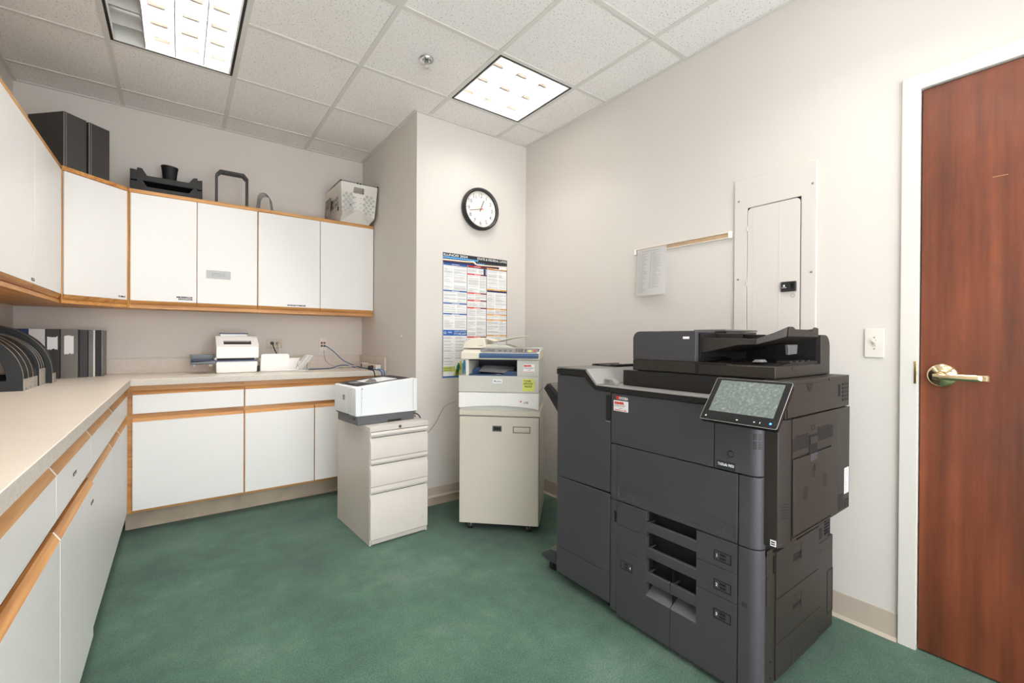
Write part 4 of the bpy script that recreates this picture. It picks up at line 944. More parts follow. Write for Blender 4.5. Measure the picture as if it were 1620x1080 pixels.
# black frame
T = thing('open_frame_holder', 'open black frame with cut corners standing on the wall cabinet', 'bookend', (0.304, 3.80, utop))
ou = [(0.205, utop), (0.205, 2.325), (0.232, 2.358), (0.378, 2.358), (0.405, 2.325), (0.405, utop)]; il = [(0.391, utop), (0.391, 2.318), (0.369, 2.341), (0.241, 2.341), (0.219, 2.318), (0.219, utop)]
m = MB(); m.prism(ou+il, 1, 3.775, 3.84); m.build('frame', 'black', T, bevel=0.001)
m = MB(); m.box(0.199, 0.211, 3.77, 3.85, utop, utop+0.022); m.box(0.399, 0.411, 3.77, 3.85, utop, utop+0.006); m.build('foot', 'black', T)
# wire sorter made of hoops
T = thing('wire_file_sorter', 'grey wire file sorter of nested arches on the wall cabinet', 'file sorter', (0.50, 3.85, utop))
for k in range(5):
    y = 3.785+k*0.022; xo = 0.450+k*0.007; m = MB(); pts = [(xo, y, utop)]+[(xo+0.012+(x), y, z) for x, z in [(0.0, utop+0.05)]]+[(xo+0.055+0.040*math.cos(math.radians(180-18*i)), y, utop+0.085+0.055*math.sin(math.radians(180-18*i))) for i in range(11)]+[(xo+0.108, y, utop)]
    m.tube(pts, 0.0022, 8); m.build('wire_arch', 'wire', T, smooth=60)
m = MB(); m.tube([(0.455, 3.79, utop+0.003), (0.49, 3.87, utop+0.003)], 0.0028, 6); m.tube([(0.560, 3.79, utop+0.003), (0.597, 3.87, utop+0.003)], 0.0028, 6); m.build('base_wire', 'wire', T)

# postal tote
T = thing('postal_tote', 'white corrugated plastic postal tote with round marks at the end of the wall cabinets', 'tote', (1.15, 3.80, utop))
ft = dict(x0=1.002, x1=1.288, y0=3.575, z=2.392); fb = dict(x0=1.030, x1=1.268, y0=3.700, z=utop); yb_ = 3.975
zf_ = 2.145       # where the front panel meets the slanted bottom
TF = [Vector((1.002, 3.575, 2.392)), Vector((1.288, 3.575, 2.392))]
F0, F1 = Vector((1.022, 3.610, 2.150)), Vector((1.276, 3.610, 2.142)); Vv = Vector((1.145, 3.622, 2.200))
B0, B1 = Vector((1.030, 3.705, utop)), Vector((1.262, 3.705, utop)); K0, K1 = Vector((1.008, yb_, utop)), Vector((1.262, yb_, utop)); T0, T1 = Vector((0.992, yb_, 2.390)), Vector((1.288, yb_, 2.390))
mid = Vector((1.145, 3.585, 2.392))
hx0, hx1, hz0, hz1 = 1.100, 1.182, 2.318, 2.362
def fp(x, z):     # point on the front panel
    t_ = (2.392-z)/(2.392-2.15); return Vector((x, 3.577+0.036*t_, z))
m = MB()
def tri(*p): m._f([m.bm.verts.new(q) for q in p])
def quad(*p): m._f([m.bm.verts.new(q) for q in p])
# front panel split round the hand hole and the V fold
quad(fp(1.002, 2.392), fp(hx0, 2.392), fp(hx0, hz1), fp(1.003, hz1)); quad(fp(hx0, 2.392), fp(hx1, 2.392), fp(hx1, hz1), fp(hx0, hz1)); quad(fp(hx1, 2.392), fp(1.288, 2.392), fp(1.287, hz1), fp(hx1, hz1))
quad(fp(1.003, hz1), fp(hx0, hz1), fp(hx0, hz0), fp(1.006, hz0)); quad(fp(hx1, hz1), fp(1.287, hz1), fp(1.286, hz0), fp(hx1, hz0))
quad(fp(1.006, hz0), fp(1.145, hz0), Vv, F0); quad(fp(1.145, hz0), fp(1.286, hz0), F1, Vv)
tri(F0, Vv, B0); quad(Vv, F1, B1, B0)
quad(TF[0], F0, B0, K0); tri(TF[0], K0, T0); quad(TF[1], F1, B1, K1); tri(TF[1], K1, T1); quad(T0, T1, K1, K0); quad(B0, B1, K1, K0)
bmesh.ops.remove_doubles(m.bm, verts=m.bm.verts, dist=0.0005); bmesh.ops.recalc_face_normals(m.bm, faces=m.bm.faces); bmesh.ops.solidify(m.bm, geom=list(m.bm.faces), thickness=0.004)
m.build('body', 'totew', T, smooth=0)
m = MB(); m.plate(2, 2.388, 2.396, 0.994, 1.290, 3.573, 3.978, [(1.001, 1.283, 3.580, 3.971)]); m.build('rim', 'silverd', T, bevel=0.001, label='grey metal rim wire')
m = MB()
for x in (1.001, 1.128, 1.150, 1.288): m.box(x-0.004, x+0.004, 3.570, 3.578, 2.386, 2.3975)
m.build('rim_clips', 'ink', T, smooth=0)
for bx, ncol in ((1.022, 1), (1.182, 1)):
    m = MB()
    for r_ in range(7):
        n_ = 3 if r_ % 2 else 2
        for k in range(n_):
            if (r_ == 6 and k == 5): continue
            x = bx+(0.0 if n_ == 3 else 0.0175)+k*0.036+0.008; z = 2.304-r_*0.0215
            c = fp(x, z); Mx = Matrix.Translation(c+Vector((0, -0.0030, 0))); m.cyl((0, 0, 0), 0.0115, 0.0016, 1, 16, M4=Mx)
    m.build('dot_print', 'totehole', T, smooth=0, label='pale grey round marks')
m = MB()
for x, z in ((1.022, 2.352), (1.048, 2.362), (1.074, 2.372), (1.205, 2.368), (1.232, 2.352), (1.258, 2.338), (1.120, 2.285), (1.120, 2.245), (1.120, 2.212), (1.160, 2.285), (1.160, 2.245), (1.160, 2.212), (1.028, 2.165)):
    c = fp(x, z); m.cyl((c.x, c.y-0.0038, c.z), 0.0032, 0.0022, 1, 10)
c = fp(1.083, 2.225); m.cyl((c.x, c.y-0.0042, c.z), 0.007, 0.0022, 1, 12); m.build('rivets', 'midgrey', T, smooth=0)
m = MB(); sd = Vector((0, -1, 0)); 
def sidept(y, z):
    return Vector((0.998-0.006*(y-3.575)/0.4+0.014*(2.39-z)/0.28, y, z))
for txt, y, z, w_, h_ in (('UNITED STATES', 3.745, 2.268, 0.215, 0.030), ('POSTAL SERVICE', 3.745, 2.228, 0.225, 0.030)):
    letter(m, txt, sidept(y, z)-Vector((0.0035, 0, 0)), (0, -1, 0), (0, 0, 1), w=w_, h=h_, bold=0.02)
ticks(m, sidept(3.72, 2.186)-Vector((0.0035, 0, 0)), (0, -1, 0), (0, 0, 1), 0.11, 0.010, 14); m.box(0.997, 1.0015, 3.63, 3.652, 2.172, 2.20); m.build('side_lettering', 'ink', T, smooth=0, label='bold black lettering on the left side')
# grey card piece leaning beside the tote
m = MB(); m.plate(0, -0.004, 0.004, 0.0, 0.13, 0.0, 0.20, [(0.03, 0.085, 0.055, 0.125)])
m.bm.transform(Matrix.Translation((0.972, 3.80, utop)) @ Matrix.Rotation(math.radians(3), 4, 'Y')); m.build('card_insert', 'card', None, bevel=0.002, label='grey-brown card insert with hand hole leaning against the postal tote', cat='card insert')
# ================================================================= FILE CABINET
rz = math.radians(3.0)
T = thing('file_cabinet', 'beige steel pedestal file cabinet with three drawers and a printer on top', 'file cabinet', (0.864, 2.500, 0), rz)
W_, D_, H_ = 0.364, 0.536, 0.672
m = MB(); m.box(0, W_, 0.016, D_, 0.012, 0.652); m.box(0.0, 0.012, 0.002, 0.016, 0.0, 0.652); m.box(W_-0.012, W_, 0.002, 0.016, 0.0, 0.652); m.box(0, W_, 0.016, D_, 0.0, 0.012); m.build('casing', 'steelc', T, world=False, bevel=0.0015)
m = MB(); m.box(-0.001, W_+0.001, -0.004, D_, 0.6445, H_); tp = m.build('top_panel', 'steelc2', T, world=False, bevel=0.002)
m = MB(); m.lathe([(0.0, -0.006), (0.006, -0.006), (0.0085, -0.004), (0.009, 0.0)], (0.180, -0.004, 0.659), 1, 20); lk = m.build('lock', 'dkgrey', T, world=False, smooth=40, label='round key lock')
MB().box(0.1792, 0.1808, -0.0106, -0.0098, 0.655, 0.663).build('keyhole', 'void', lk, world=False)
m = MB(); m.box(0.006, W_-0.006, 0.004, 0.020, 0.030, 0.645); m.build('drawer_gap', 'dkgrey', T, world=False, smooth=0)
for zt, zb, nm, pt in ((0.612, 0.489, 'upper', 0.6415), (0.456, 0.334, 'middle', 0.4865), (0.292, 0.034, 'lower', 0.3315)):
    m = MB(); m.prism([(0.010, zb), (-0.010, zb), (-0.010, zt-0.030), (0.004, zt-0.004), (0.010, zt-0.004)], 0, 0.002, W_-0.002); dr = m.build('drawer', 'steelc2', T, world=False, bevel=0.002)
    m = MB(); m.prism([(0.008, zt+0.001), (-0.002, zt+0.001), (-0.0095, zt+0.012), (-0.010, zt+0.017), (-0.004, pt), (0.008, pt)], 0, 0.003, W_-0.003); m.build('finger_pull', 'steelc2', dr, world=False, bevel=0.001)
    if nm == 'lower':
        m = MB(); Mx = Matrix.Translation((0.325, -0.0104, 0.092)) @ Matrix.Rotation(math.radians(-35), 4, 'Y'); m.box(-0.012, 0.012, -0.0003, 0.0003, -0.0008, 0.0008, Mx); m.box(0.19, 0.206, -0.0107, -0.0101, 0.098, 0.0988); m.build('scratch', 'dkgrey', dr, world=False, smooth=0)
m = MB(); m.box(0.012, W_-0.012, 0.0, 0.016, 0.006, 0.030); m.build('bottom_rail', 'steelc', T, world=False, bevel=0.001)

# laser printer on the file cabinet
rz = math.radians(6.3)
T = thing('laser_printer', 'white laser printer with dark grey top and base on the file cabinet', 'printer', (0.823, 2.584, 0.6722), rz)
def pz(z): return z-0.672
m = MB(); m.prism([(-0.002, 0.002), (0.004, -0.002), (0.362, -0.002), (0.362, 0.282), (-0.002, 0.282)], 2, 0.0, 0.056); b_ = m.build('paper_tray', 'dkgrey', T, world=False, bevel=0.003, label='dark grey paper tray')
m = MB(); m.box(0.185, 0.275, -0.0030, -0.0015, 0.002, 0.014); m.build('grip_recess', 'black', b_, world=False); m = MB(); m.box(-0.0035, -0.001, 0.03, 0.066, 0.028, 0.040); m.build('model_badge', 'black', b_, world=False)
m = MB(); pr = [(-0.016, 0.060), (-0.012, 0.053), (0.384, 0.050), (0.382, 0.252), (0.350, 0.255), (0.2, 0.245), (0.03, 0.2265), (-0.010, 0.222), (-0.016, 0.216)]
m.prism(pr, 1, -0.006, 0.300); bd = m.build('body', 'whiteprn', T, world=False, bevel=0.004, seg=3)
m = MB(); m.box(0.018, 0.0196, -0.0068, -0.0055, 0.060, 0.222); m.box(0.352, 0.3535, -0.0068, -0.0055, 0.060, 0.250); m.box(0.018, 0.026, -0.0075, -0.0055, 0.160, 0.163); m.box(0.018, 0.0265, -0.0072, -0.0055, 0.206, 0.212); m.build('panel_seam', 'silver', bd, world=False, smooth=0)
m = MB(); m.box(-0.0175, -0.015, 0.080, 0.270, 0.0535, 0.0585); m.box(-0.0177, -0.015, 0.10, 0.115, 0.050, 0.056); m.box(-0.0177, -0.015, 0.235, 0.25, 0.052, 0.058); m.build('front_slot', 'black', bd, world=False, label='thin black front slot')
m = MB(); m.lathe([(0.0, -0.001), (0.0165, -0.001), (0.0165, 0.0)], (-0.016, 0.160, 0.150), 0, 28); lg = m.build('round_logo', 'silverd', bd, world=False, label='round grey logo'); m = MB(); letter(m, 'hp', (-0.0172, 0.160, 0.150), (0, -1, 0), (0, 0, 1), h=0.018, shear=0.25); m.build('lettering', 'whiteprn', lg, world=False, smooth=0)
m = MB()
for k in range(24):
    for c in range(2):
        if random.random() < 0.8: m.box(-0.0166, -0.0155, 0.050+c*0.026, 0.050+c*0.026+random.uniform(0.010, 0.022), 0.070+k*0.0058, 0.0725+k*0.0058)
m.build('printed_notes', 'inkl', bd, world=False, smooth=0)
m = MB(); top = lambda x: 0.222+(0.255-0.222)*min(1, max(0, (x+0.010)/0.34))**0.85
sg = []
for x in (0.0, 0.05, 0.10, 0.15, 0.2, 0.25, 0.30, 0.348): sg.append((x, top(x)+0.0015))
def toprow(y): return [(x, y, z) for x, z in sg]
m.sheet([toprow(y) for y in (0.008, 0.045)], 0.003); m.sheet([toprow(y) for y in (0.245, 0.288)], 0.003)
m.sheet([[(x, y, top(x)+0.0015) for x in (0.0, 0.045, 0.09)] for y in (0.045, 0.245)], 0.003); m.sheet([[(x, y, top(x)+0.0015) for x in (0.285, 0.32, 0.348)] for y in (0.045, 0.245)], 0.003)
tc = m.build('top_cover', 'dkgrey', T, world=False, smooth=60, label='dark grey top cover')
m = MB(); m.prism([(0.085, 0.232), (0.20, 0.236), (0.285, 0.206), (0.285, 0.202), (0.085, 0.226)], 1, 0.045, 0.245); m.box(0.283, 0.286, 0.045, 0.245, 0.205, 0.252); m.build('output_recess', 'midgrey', tc, world=False)
m = MB(); m.prism([(0.10, 0.2365), (0.135, 0.256), (0.150, 0.240)], 1, 0.07, 0.13); m.build('paper_stop', 'silverd', tc, world=False)
m = MB(); m.cyl((0.055, 0.16, 0.2305), 0.04, 0.0035, 2, 24); m.build('round_dip', 'midgrey', tc, world=False)
cable('power_cable', [(1.185, 2.645, 0.70), (1.21, 2.648, 0.700), (1.225, 2.648, 0.690), (1.236, 2.648, 0.678), (1.246, 2.66, 0.655), (1.25, 2.72, 0.50), (1.24, 2.78, 0.30), (1.235, 2.79, 0.15)], 0.0035, 'black', 'black power cable leaving the back of the white laser printer')

# ================================================================= COPIER ON STAND
SA = math.radians(-44.27); SL = (1.388, 2.408, 0.0)
T = thing('copier_stand', 'cream wheeled cabinet stand under the small copier', 'cabinet', SL, SA)
m = MB(); m.box(0, 0.493, 0.012, 0.45, 0.05, 0.704); m.box(-0.002, 0.495, 0.0, 0.455, 0.706, 0.740); m.build('casing', 'creamstand', T, world=False, bevel=0.002)
m = MB(); m.box(0.002, 0.488, -0.004, 0.011, 0.048, 0.699); dr = m.build('door', 'creamstand', T, world=False, bevel=0.0015)
m = MB(); m.box(0.001, 0.49, 0.006, 0.02, 0.698, 0.707); m.build('door_gap', 'midgrey', T, world=False)
m = MB(); m.plate(1, -0.0065, -0.0035, 0.207, 0.263, 0.612, 0.647, [(0.213, 0.257, 0.619, 0.640)]); m.build('latch', 'dkgrey', dr, world=False, label='dark door latch'); MB().box(0.213, 0.257, -0.0045, -0.0035, 0.619, 0.640).build('latch_recess', 'void', dr, world=False)
m = MB(); m.plate(1, -0.0065, -0.0035, 0.332, 0.438, 0.606, 0.646, [(0.337, 0.433, 0.611, 0.641)]); m.build('handle_bezel', 'silverd', dr, world=False); MB().prism([(-0.0045, 0.611), (-0.0035, 0.641), (0.004, 0.641), (0.004, 0.611)], 0, 0.337, 0.433).build('handle_cup', 'ivoryd', dr, world=False, label='tan recessed handle')
m = MB(); m.box(0.4885, 0.4925, 0.0, 0.012, 0.052, 0.704); m.build('edge_gap', 'midgrey', T, world=False, smooth=0)
for x, y in ((0.065, 0.035), (0.430, 0.035), (0.065, 0.41), (0.430, 0.41)):
    Mx = Matrix.Translation((x, y, 0)) @ Matrix.Rotation(math.radians(25), 4, 'Z')
    m = MB(); m.cyl((-0.014, 0, 0.0225), 0.0225, 0.010, 0, 20, M4=Mx); m.cyl((0.004, 0, 0.0225), 0.0225, 0.010, 0, 20, M4=Mx); cs = m.build('caster', 'rubber', T, world=False)
    m = MB(); m.cyl((-0.016, 0, 0.0225), 0.010, 0.032, 0, 14, M4=Mx); m.box(-0.003, 0.003, -0.012, 0.012, 0.022, 0.050, Mx); m.build('hub', 'silver', cs, world=False)
T = thing('small_copier', 'small beige and white copier with blue control panel on the cream stand', 'copier', (SL[0], SL[1], 0.7405), SA)
zz = lambda z: z-0.7405
m = MB(); low = [(-0.004, 0.758), (0.0, 0.752)]+[(0.486*i/12, 0.752+0.016*math.sin(PI*i/12)) for i in range(1, 12)]+[(0.482, 0.748), (0.487, 0.752), (0.487, 0.846), (-0.004, 0.846)]
m.prism([(x, zz(z)) for x, z in low], 1, -0.008, 0.03); cb = m.build('cassette', 'whitep', T, world=False, bevel=0.002, label='white paper cassette')
m = MB(); m.box(0.0, 0.484, 0.004, 0.42, 0.0, zz(0.95)); m.build('base_body', 'palegr', T, world=False)
m = MB(); m.prism([(0.371, zz(0.783)), (0.376, zz(0.778)), (0.428, zz(0.778)), (0.435, zz(0.785)), (0.435, zz(0.797)), (0.428, zz(0.804)), (0.371, zz(0.804))], 1, -0.0095, -0.007); bg = m.build('size_badge', 'paper', cb, world=False, smooth=0)
m = MB(); letter(m, 'LTR', (0.412, -0.0095, zz(0.791)), *NY, h=0.012, bold=0.02); m.build('lettering', 'ink', bg, world=False, smooth=0); m = MB(); m.box(0.375, 0.383, -0.0102, -0.0094, zz(0.793), zz(0.802)); m.build('red_mark', 'red', bg, world=False)
m = MB(); m.plate(1, -0.006, 0.012, -0.005, 0.487, zz(0.8505), zz(0.949), [(0.206, 0.267, zz(0.905), zz(0.931))]); fr_ = m.build('front_cover', 'palegr', T, world=False, bevel=0.002)
m = MB(); m.box(0.206, 0.267, -0.002, 0.001, zz(0.905), zz(0.931)); nb = m.build('name_badge', 'paper', fr_, world=False); m = MB(); letter(m, 'Muratec', (0.2365, -0.002, zz(0.917)), *NY, w=0.044, h=0.011, bold=0.01); m.build('lettering', 'blue', nb, world=False, smooth=0)
m = MB(); m.prism([(0.206, zz(0.949))]+[(0.2365+0.030*math.cos(math.radians(180-18*i)), zz(0.949)+0.010*math.sin(math.radians(18*i))) for i in range(11)], 1, 0.012, 0.015); m.build('grip', 'palegr', fr_, world=False)
# post-it and tape
m = MB(); m.box(0.389, 0.462, -0.0075, -0.0062, zz(0.860), zz(0.934)); pn = m.build('sticky_note', 'yellow', T, world=False, smooth=0, label='yellow sticky note with handwriting')
m = MB(); letter(m, 'TONER', (0.418, -0.0075, zz(0.922)), *NY, w=0.044, h=0.011, bold=0.015, shear=0.2); letter(m, 'SERVICED', (0.4235, -0.0075, zz(0.906)), *NY, w=0.058, h=0.011, bold=0.015, shear=0.2); letter(m, '9/6/05', (0.424, -0.0075, zz(0.889)), *NY, w=0.046, h=0.012, bold=0.015, shear=0.3); m.build('handwriting', 'ink', pn, world=False, smooth=0)
# right block, left post, cavity
m = MB(); m.box(0.355, 0.486, -0.004, 0.42, zz(0.9495), zz(1.047)); rb = m.build('right_housing', 'palegr', T, world=False, bevel=0.0015)
m = MB(); m.box(0.037, 0.056, 0.0, 0.42, zz(0.9495), zz(1.047)); m.build('left_post', 'cream', T, world=False, bevel=0.0015)
m = MB(); m.box(0.056, 0.355, 0.30, 0.31, zz(0.95), zz(1.047)); m.box(0.056, 0.355, 0.0, 0.31, zz(1.042), zz(1.047)); m.box(0.351, 0.3549, 0.004, 0.3, zz(0.95), zz(1.042)); m.build('output_cavity', 'navyd', T, world=False, smooth=0, label='dark output cavity')
m = MB(); m.box(0.056, 0.351, 0.0, 0.30, zz(0.950), zz(0.956)); m.prism([(0.056, zz(0.956)), (0.11, zz(0.956)), (0.10, zz(0.997)), (0.075, zz(0.990)), (0.056, zz(0.975))], 1, 0.10, 0.28); m.prism([(0.262, zz(0.956)), (0.351, zz(0.956)), (0.351, zz(0.975)), (0.290, zz(0.976))], 1, 0.02, 0.10); m.build('output_tray', 'navyp', T, world=False, label='blue output tray')
m = MB(); m.sheet([[(0.115+0.0*j, 0.06+0.02*i, zz(0.966)+0.004*i) if False else (0.112+0.03*j, 0.05+0.025*i, zz(0.972)+0.0035*i-0.0010*j) for j in range(9)] for i in range(7)], 0.002); m.build('printed_page', 'paperg', None, loc=(0, 0, 0), world=True) if False else None
pg = MB(); S4 = mtx((SL[0], SL[1], 0.7405), SA)
pg.sheet([[S4 @ Vector((0.112+0.026*j, 0.03+0.028*i, zz(0.972)+0.0055*i-0.0012*j)) for j in range(9)] for i in range(7)], 0.002); pg.build('printed_page', 'paper', None, label='grey sheet of paper lying in the blue output tray of the small copier', cat='paper', smooth=60, loc=tuple(S4 @ Vector((0.2, 0.1, zz(0.965)))))
# service sticker
m = MB(); m.box(0.394, 0.461, -0.0055, -0.004, zz(0.974), zz(1.022)); st = m.build('service_sticker', 'paper', rb, world=False, smooth=0, label='white service sticker with red lettering')
m = MB(); letter(m, 'BMR', (0.421, -0.0055, zz(1.0125)), *NY, w=0.048, h=0.012, bold=0.05)
for k in range(6): m.box(0.398+k*0.010, 0.406+k*0.010, -0.0062, -0.0054, zz(0.9755), zz(0.9785))
m.build('red_lettering', 'red', st, world=False, smooth=0)
m = MB(); m.box(0.396, 0.459, -0.0061, -0.0054, zz(0.999), zz(1.002)); m.box(0.396, 0.450, -0.0061, -0.0054, zz(0.9945), zz(0.9965)); m.box(0.418, 0.438, -0.0061, -0.0054, zz(0.9855), zz(0.9875)); m.build('grey_print', 'inkg', st, world=False, smooth=0)
# control head
m = MB(); m.prism([(-0.022, zz(1.050)), (0.43, zz(1.050)), (0.43, zz(1.112)), (0.05, zz(1.106)), (-0.016, zz(1.094)), (-0.022, zz(1.088))], 0, 0.013, 0.490); hd = m.build('scanner_head', 'cream', T, world=False, bevel=0.003)
m = MB(); m.prism([(-0.030, zz(1.058)), (-0.010, zz(1.058)), (0.045, zz(1.112)), (0.042, zz(1.116)), (-0.022, zz(1.088)), (-0.031, zz(1.074))], 0, 0.127, 0.486); cp = m.build('control_panel', 'navyp', hd, world=False, bevel=0.002, label='blue control panel')
th = math.atan2(0.028, 0.064); P4 = Matrix.Translation((0, -0.0255, zz(1.0895)+0.0012)) @ Matrix.Rotation(math.atan2(1.116-1.088, 0.064), 4, 'X')
m = MB(); m.box(0.135, 0.478, 0.006, 0.066, -0.002, 0.0005, P4); kp = m.build('key_field', 'midgrey', cp, world=False)
m = MB()
for i in range(4):
    for j in range(3): m.box(0.345+i*0.0165 if i < 3 else 0.40, 0.356+i*0.0165 if i < 3 else 0.411, 0.012+j*0.017, 0.022+j*0.017, 0.0, 0.003, P4)
for i in range(3): m.cyl((0.25+i*0.032, 0.028, 0.0), 0.010, 0.003, 2, 16, M4=P4)
m.box(0.165, 0.215, 0.022, 0.048, 0.0, 0.0018, P4); m.build('keys', 'dkgrey', kp, world=False)
m = MB(); m.cyl((0.432, 0.022, 0.0), 0.013, 0.003, 2, 20, M4=P4); m.build('start_key', 'polive', kp, world=False, label='green start key'); m = MB(); m.cyl((0.462, 0.032, 0.0), 0.008, 0.003, 2, 20, M4=P4); m.build('stop_key', 'red', kp, world=False, label='red stop key')
# platen cover, document feeder
m = MB(); m.box(0.14, 0.485, 0.055, 0.43, zz(1.106), zz(1.118)); m.build('platen_cover', 'palegr', T, world=False, bevel=0.006)
m = MB(); pr = [(0.0, zz(1.112)), (0.0, zz(1.131))]+[(0.124-0.124*math.cos(math.radians(10*i)), zz(1.131)+0.051*math.sin(math.radians(10*i))) for i in range(1, 9)]+[(0.124, zz(1.182)), (0.132, zz(1.176)), (0.144, zz(1.136)), (0.143, zz(1.112))]
m.prism(pr, 1, 0.085, 0.37); af = m.build('document_feeder', 'cream', T, world=False, bevel=0.004, smooth=40)
m = MB(); letter(m, 'F-320', (0.108, 0.0842, zz(1.131)), *NY, w=0.028, h=0.006); m.build('lettering', 'blue', af, world=False, smooth=0)
m = MB(); m.box(0.004, 0.142, 0.0845, 0.36, zz(1.1105), zz(1.116)); m.build('shadow_line', 'silverd', af, world=False)
m = MB(); m.box(0.144, 0.216, 0.100, 0.36, zz(1.112), zz(1.139)); m.build('feeder_base', 'palegr', T, world=False, bevel=0.003)
m = MB(); up_ = [(0.145, 1.178), (0.20, 1.160), (0.25, 1.170), (0.31, 1.184), (0.36, 1.192), (0.408, 1.196)]; m.prism([(x, zz(z)) for x, z in up_]+[(x, zz(z)-0.004) for x, z in up_[::-1]], 1, 0.11, 0.34); m.build('feeder_tray', 'cream', T, world=False, smooth=50)
m = MB(); m.prism([(0.145, zz(1.150)), (0.16, zz(1.186)), (0.176, zz(1.192)), (0.19, zz(1.186)), (0.205, zz(1.160))], 1, 0.33, 0.345); m.prism([(0.216, zz(1.118)), (0.216, zz(1.142)), (0.262, zz(1.139)), (0.300, zz(1.128)), (0.328, zz(1.116))], 1, 0.10, 0.34); m.build('paper_guide', 'palegr', T, world=False, bevel=0.002)
# side details
m = MB(); m.box(0.484, 0.4865, 0.02, 0.40, zz(0.75), zz(1.045)); sd_ = m.build('side_panel', 'palegr', T, world=False)
for z in (0.86, 0.955, 1.0): MB().box(0.4862, 0.4885, 0.06, 0.10, zz(z), zz(z+0.022)).build('side_latch', 'palegr', sd_, world=False, bevel=0.001)
MB().box(0.4862, 0.488, 0.03, 0.36, zz(0.85), zz(0.853)).build('side_seam', 'dkgrey', sd_, world=False)
cable('extension_cable', [(1.222, 2.60, 0.50), (1.235, 2.70, 0.45), (1.25, 2.80, 0.32), (1.255, 2.82, 0.14), (1.29, 2.85, 0.118), (1.33, 2.857, 0.112)], 0.0016, 'dkgrey', 'thin dark cord behind the file cabinet at the wall foot')
# ================================================================= LARGE FLOOR COPIER (front faces -X)
FXc = 1.470
T = thing('multifunction_copier', 'large charcoal floor-standing office copier with tilted touch screen and finisher', 'copier', (1.75, 1.0, 0.0))
Cc = T
def PX(x0, x1, y0, y1, z0, z1, name, mat, parent=None, holes=(), bevel=0.0015, label=None):
    m = MB(); m.plate(0, x0, x1, y0, y1, z0, z1, holes); return m.build(name, mat, parent or Cc, bevel=bevel, label=label)
def BX(name, mat, x0, x1, y0, y1, z0, z1, parent=None, bevel=0.0, label=None):
    m = MB(); m.box(x0, x1, y0, y1, z0, z1); return m.build(name, mat, parent or Cc, bevel=bevel, label=label)
# --- inner body
m = MB(); m.box(1.53, 2.10, 0.682, 1.272, 0.035, 0.965); m.box(1.492, 1.535, 0.69, 1.272, 0.512, 0.965); m.box(1.492, 1.535, 1.098, 1.272, 0.035, 0.512); m.box(1.492, 1.535, 0.69, 0.876, 0.035, 0.512); m.box(1.492, 1.535, 0.874, 1.1, 0.035, 0.165); m.build('inner_body', 'void', Cc, smooth=0)
# --- upper front door
fd = PX(FXc, 1.492, 0.8215, 1.2735, 0.7375, 0.9485, 'front_cover', 'gunmetal')
# maker name: red mark and white letters
m = MB(); letter(m, 'KYOCERA', (FXc, 1.2085, 0.9300), *NX, w=0.046, h=0.0115, bold=0.03); m.build('white_lettering', 'whiteink', fd, smooth=0)
m = MB()
for (a, b, s_) in ((0, 0, 0.005), (0.006, 0.004, 0.0035), (-0.005, 0.005, 0.0035), (0.0, -0.006, 0.004), (0.004, -0.004, 0.003), (-0.006, -0.003, 0.003)):
    y, z = 1.2395-a, 0.9315+b; m.prism([(y-s_, z), (y, z-s_*1.2), (y+s_, z), (y, z+s_*1.2)], 0, FXc-0.0008, FXc+0.001)
m.build('red_emblem', 'red', fd, smooth=0, label='small red emblem')
m = MB(); m.box(FXc-0.0012, FXc+0.001, 1.1845, 1.2605, 0.8755, 0.9195); st = m.build('service_sticker', 'paper', fd, smooth=0, label='white service sticker with red lettering')
m = MB(); letter(m, 'BMR', (FXc-0.0012, 1.2285, 0.9095), *NX, w=0.052, h=0.0115, bold=0.05); ticks(m, (FXc-0.0012, 1.2225, 0.8805), *NX, 0.062, 0.0055, 12); m.build('red_lettering', 'red', st, smooth=0)
m = MB(); ticks(m, (FXc-0.0012, 1.2265, 0.9000), *NX, 0.056, 0.0030, 16); ticks(m, (FXc-0.0012, 1.2290, 0.8955), *NX, 0.05, 0.0024, 16); ticks(m, (FXc-0.0012, 1.2215, 0.8885), *NX, 0.018, 0.003, 5); m.build('black_print', 'ink', st, smooth=0)
# --- rounded corner columns
def corner(y0, z0, z1, name, r=0.034, yb=0.668, x_end=1.512):
    pts = [(FXc, y0), (FXc, yb+r)]+[(FXc+r-r*math.cos(math.radians(9*i)), yb+r-r*math.sin(math.radians(9*i))) for i in range(1, 11)]+[(x_end, yb), (x_end, yb+0.02), (FXc+0.024, y0)]
    m = MB(); m.prism(pts, 2, z0, z1); return m.build(name, 'gunmetal', Cc, bevel=0.001, smooth=40)
cc1 = corner(0.8175, 0.7385, 0.9485, 'control_column'); cc2 = corner(0.7335, 0.5055, 0.7345, 'corner_panel'); cc3 = corner(0.7335, 0.022, 0.5015, 'corner_panel')
m = MB(); m.lathe([(0.0105, -0.0012), (0.0115, 0.0), (0.009, 0.0), (0.009, -0.0006)], (FXc, 0.762, 0.795), 0, 32, ring_=True); pb = m.build('power_button', 'blackgr', cc1); MB().lathe([(0.0, -0.0015), (0.008, -0.0012), (0.0088, 0.0)], (FXc, 0.762, 0.795), 0, 28).build('button_cap', 'gunmetal', pb, smooth=50)
m = MB(); m.box(FXc-0.0008, FXc+0.001, 0.7455, 0.8095, 0.7405, 0.7675); tg = m.build('name_tag', 'smoke', cc1, smooth=0, label='slate name tag with white lettering'); m = MB(); letter(m, 'TASKalfa 9003i', (FXc-0.0008, 0.7775, 0.7560), *NX, w=0.056, h=0.0095, bold=0.02); m.build('lettering', 'whiteink', tg, smooth=0)
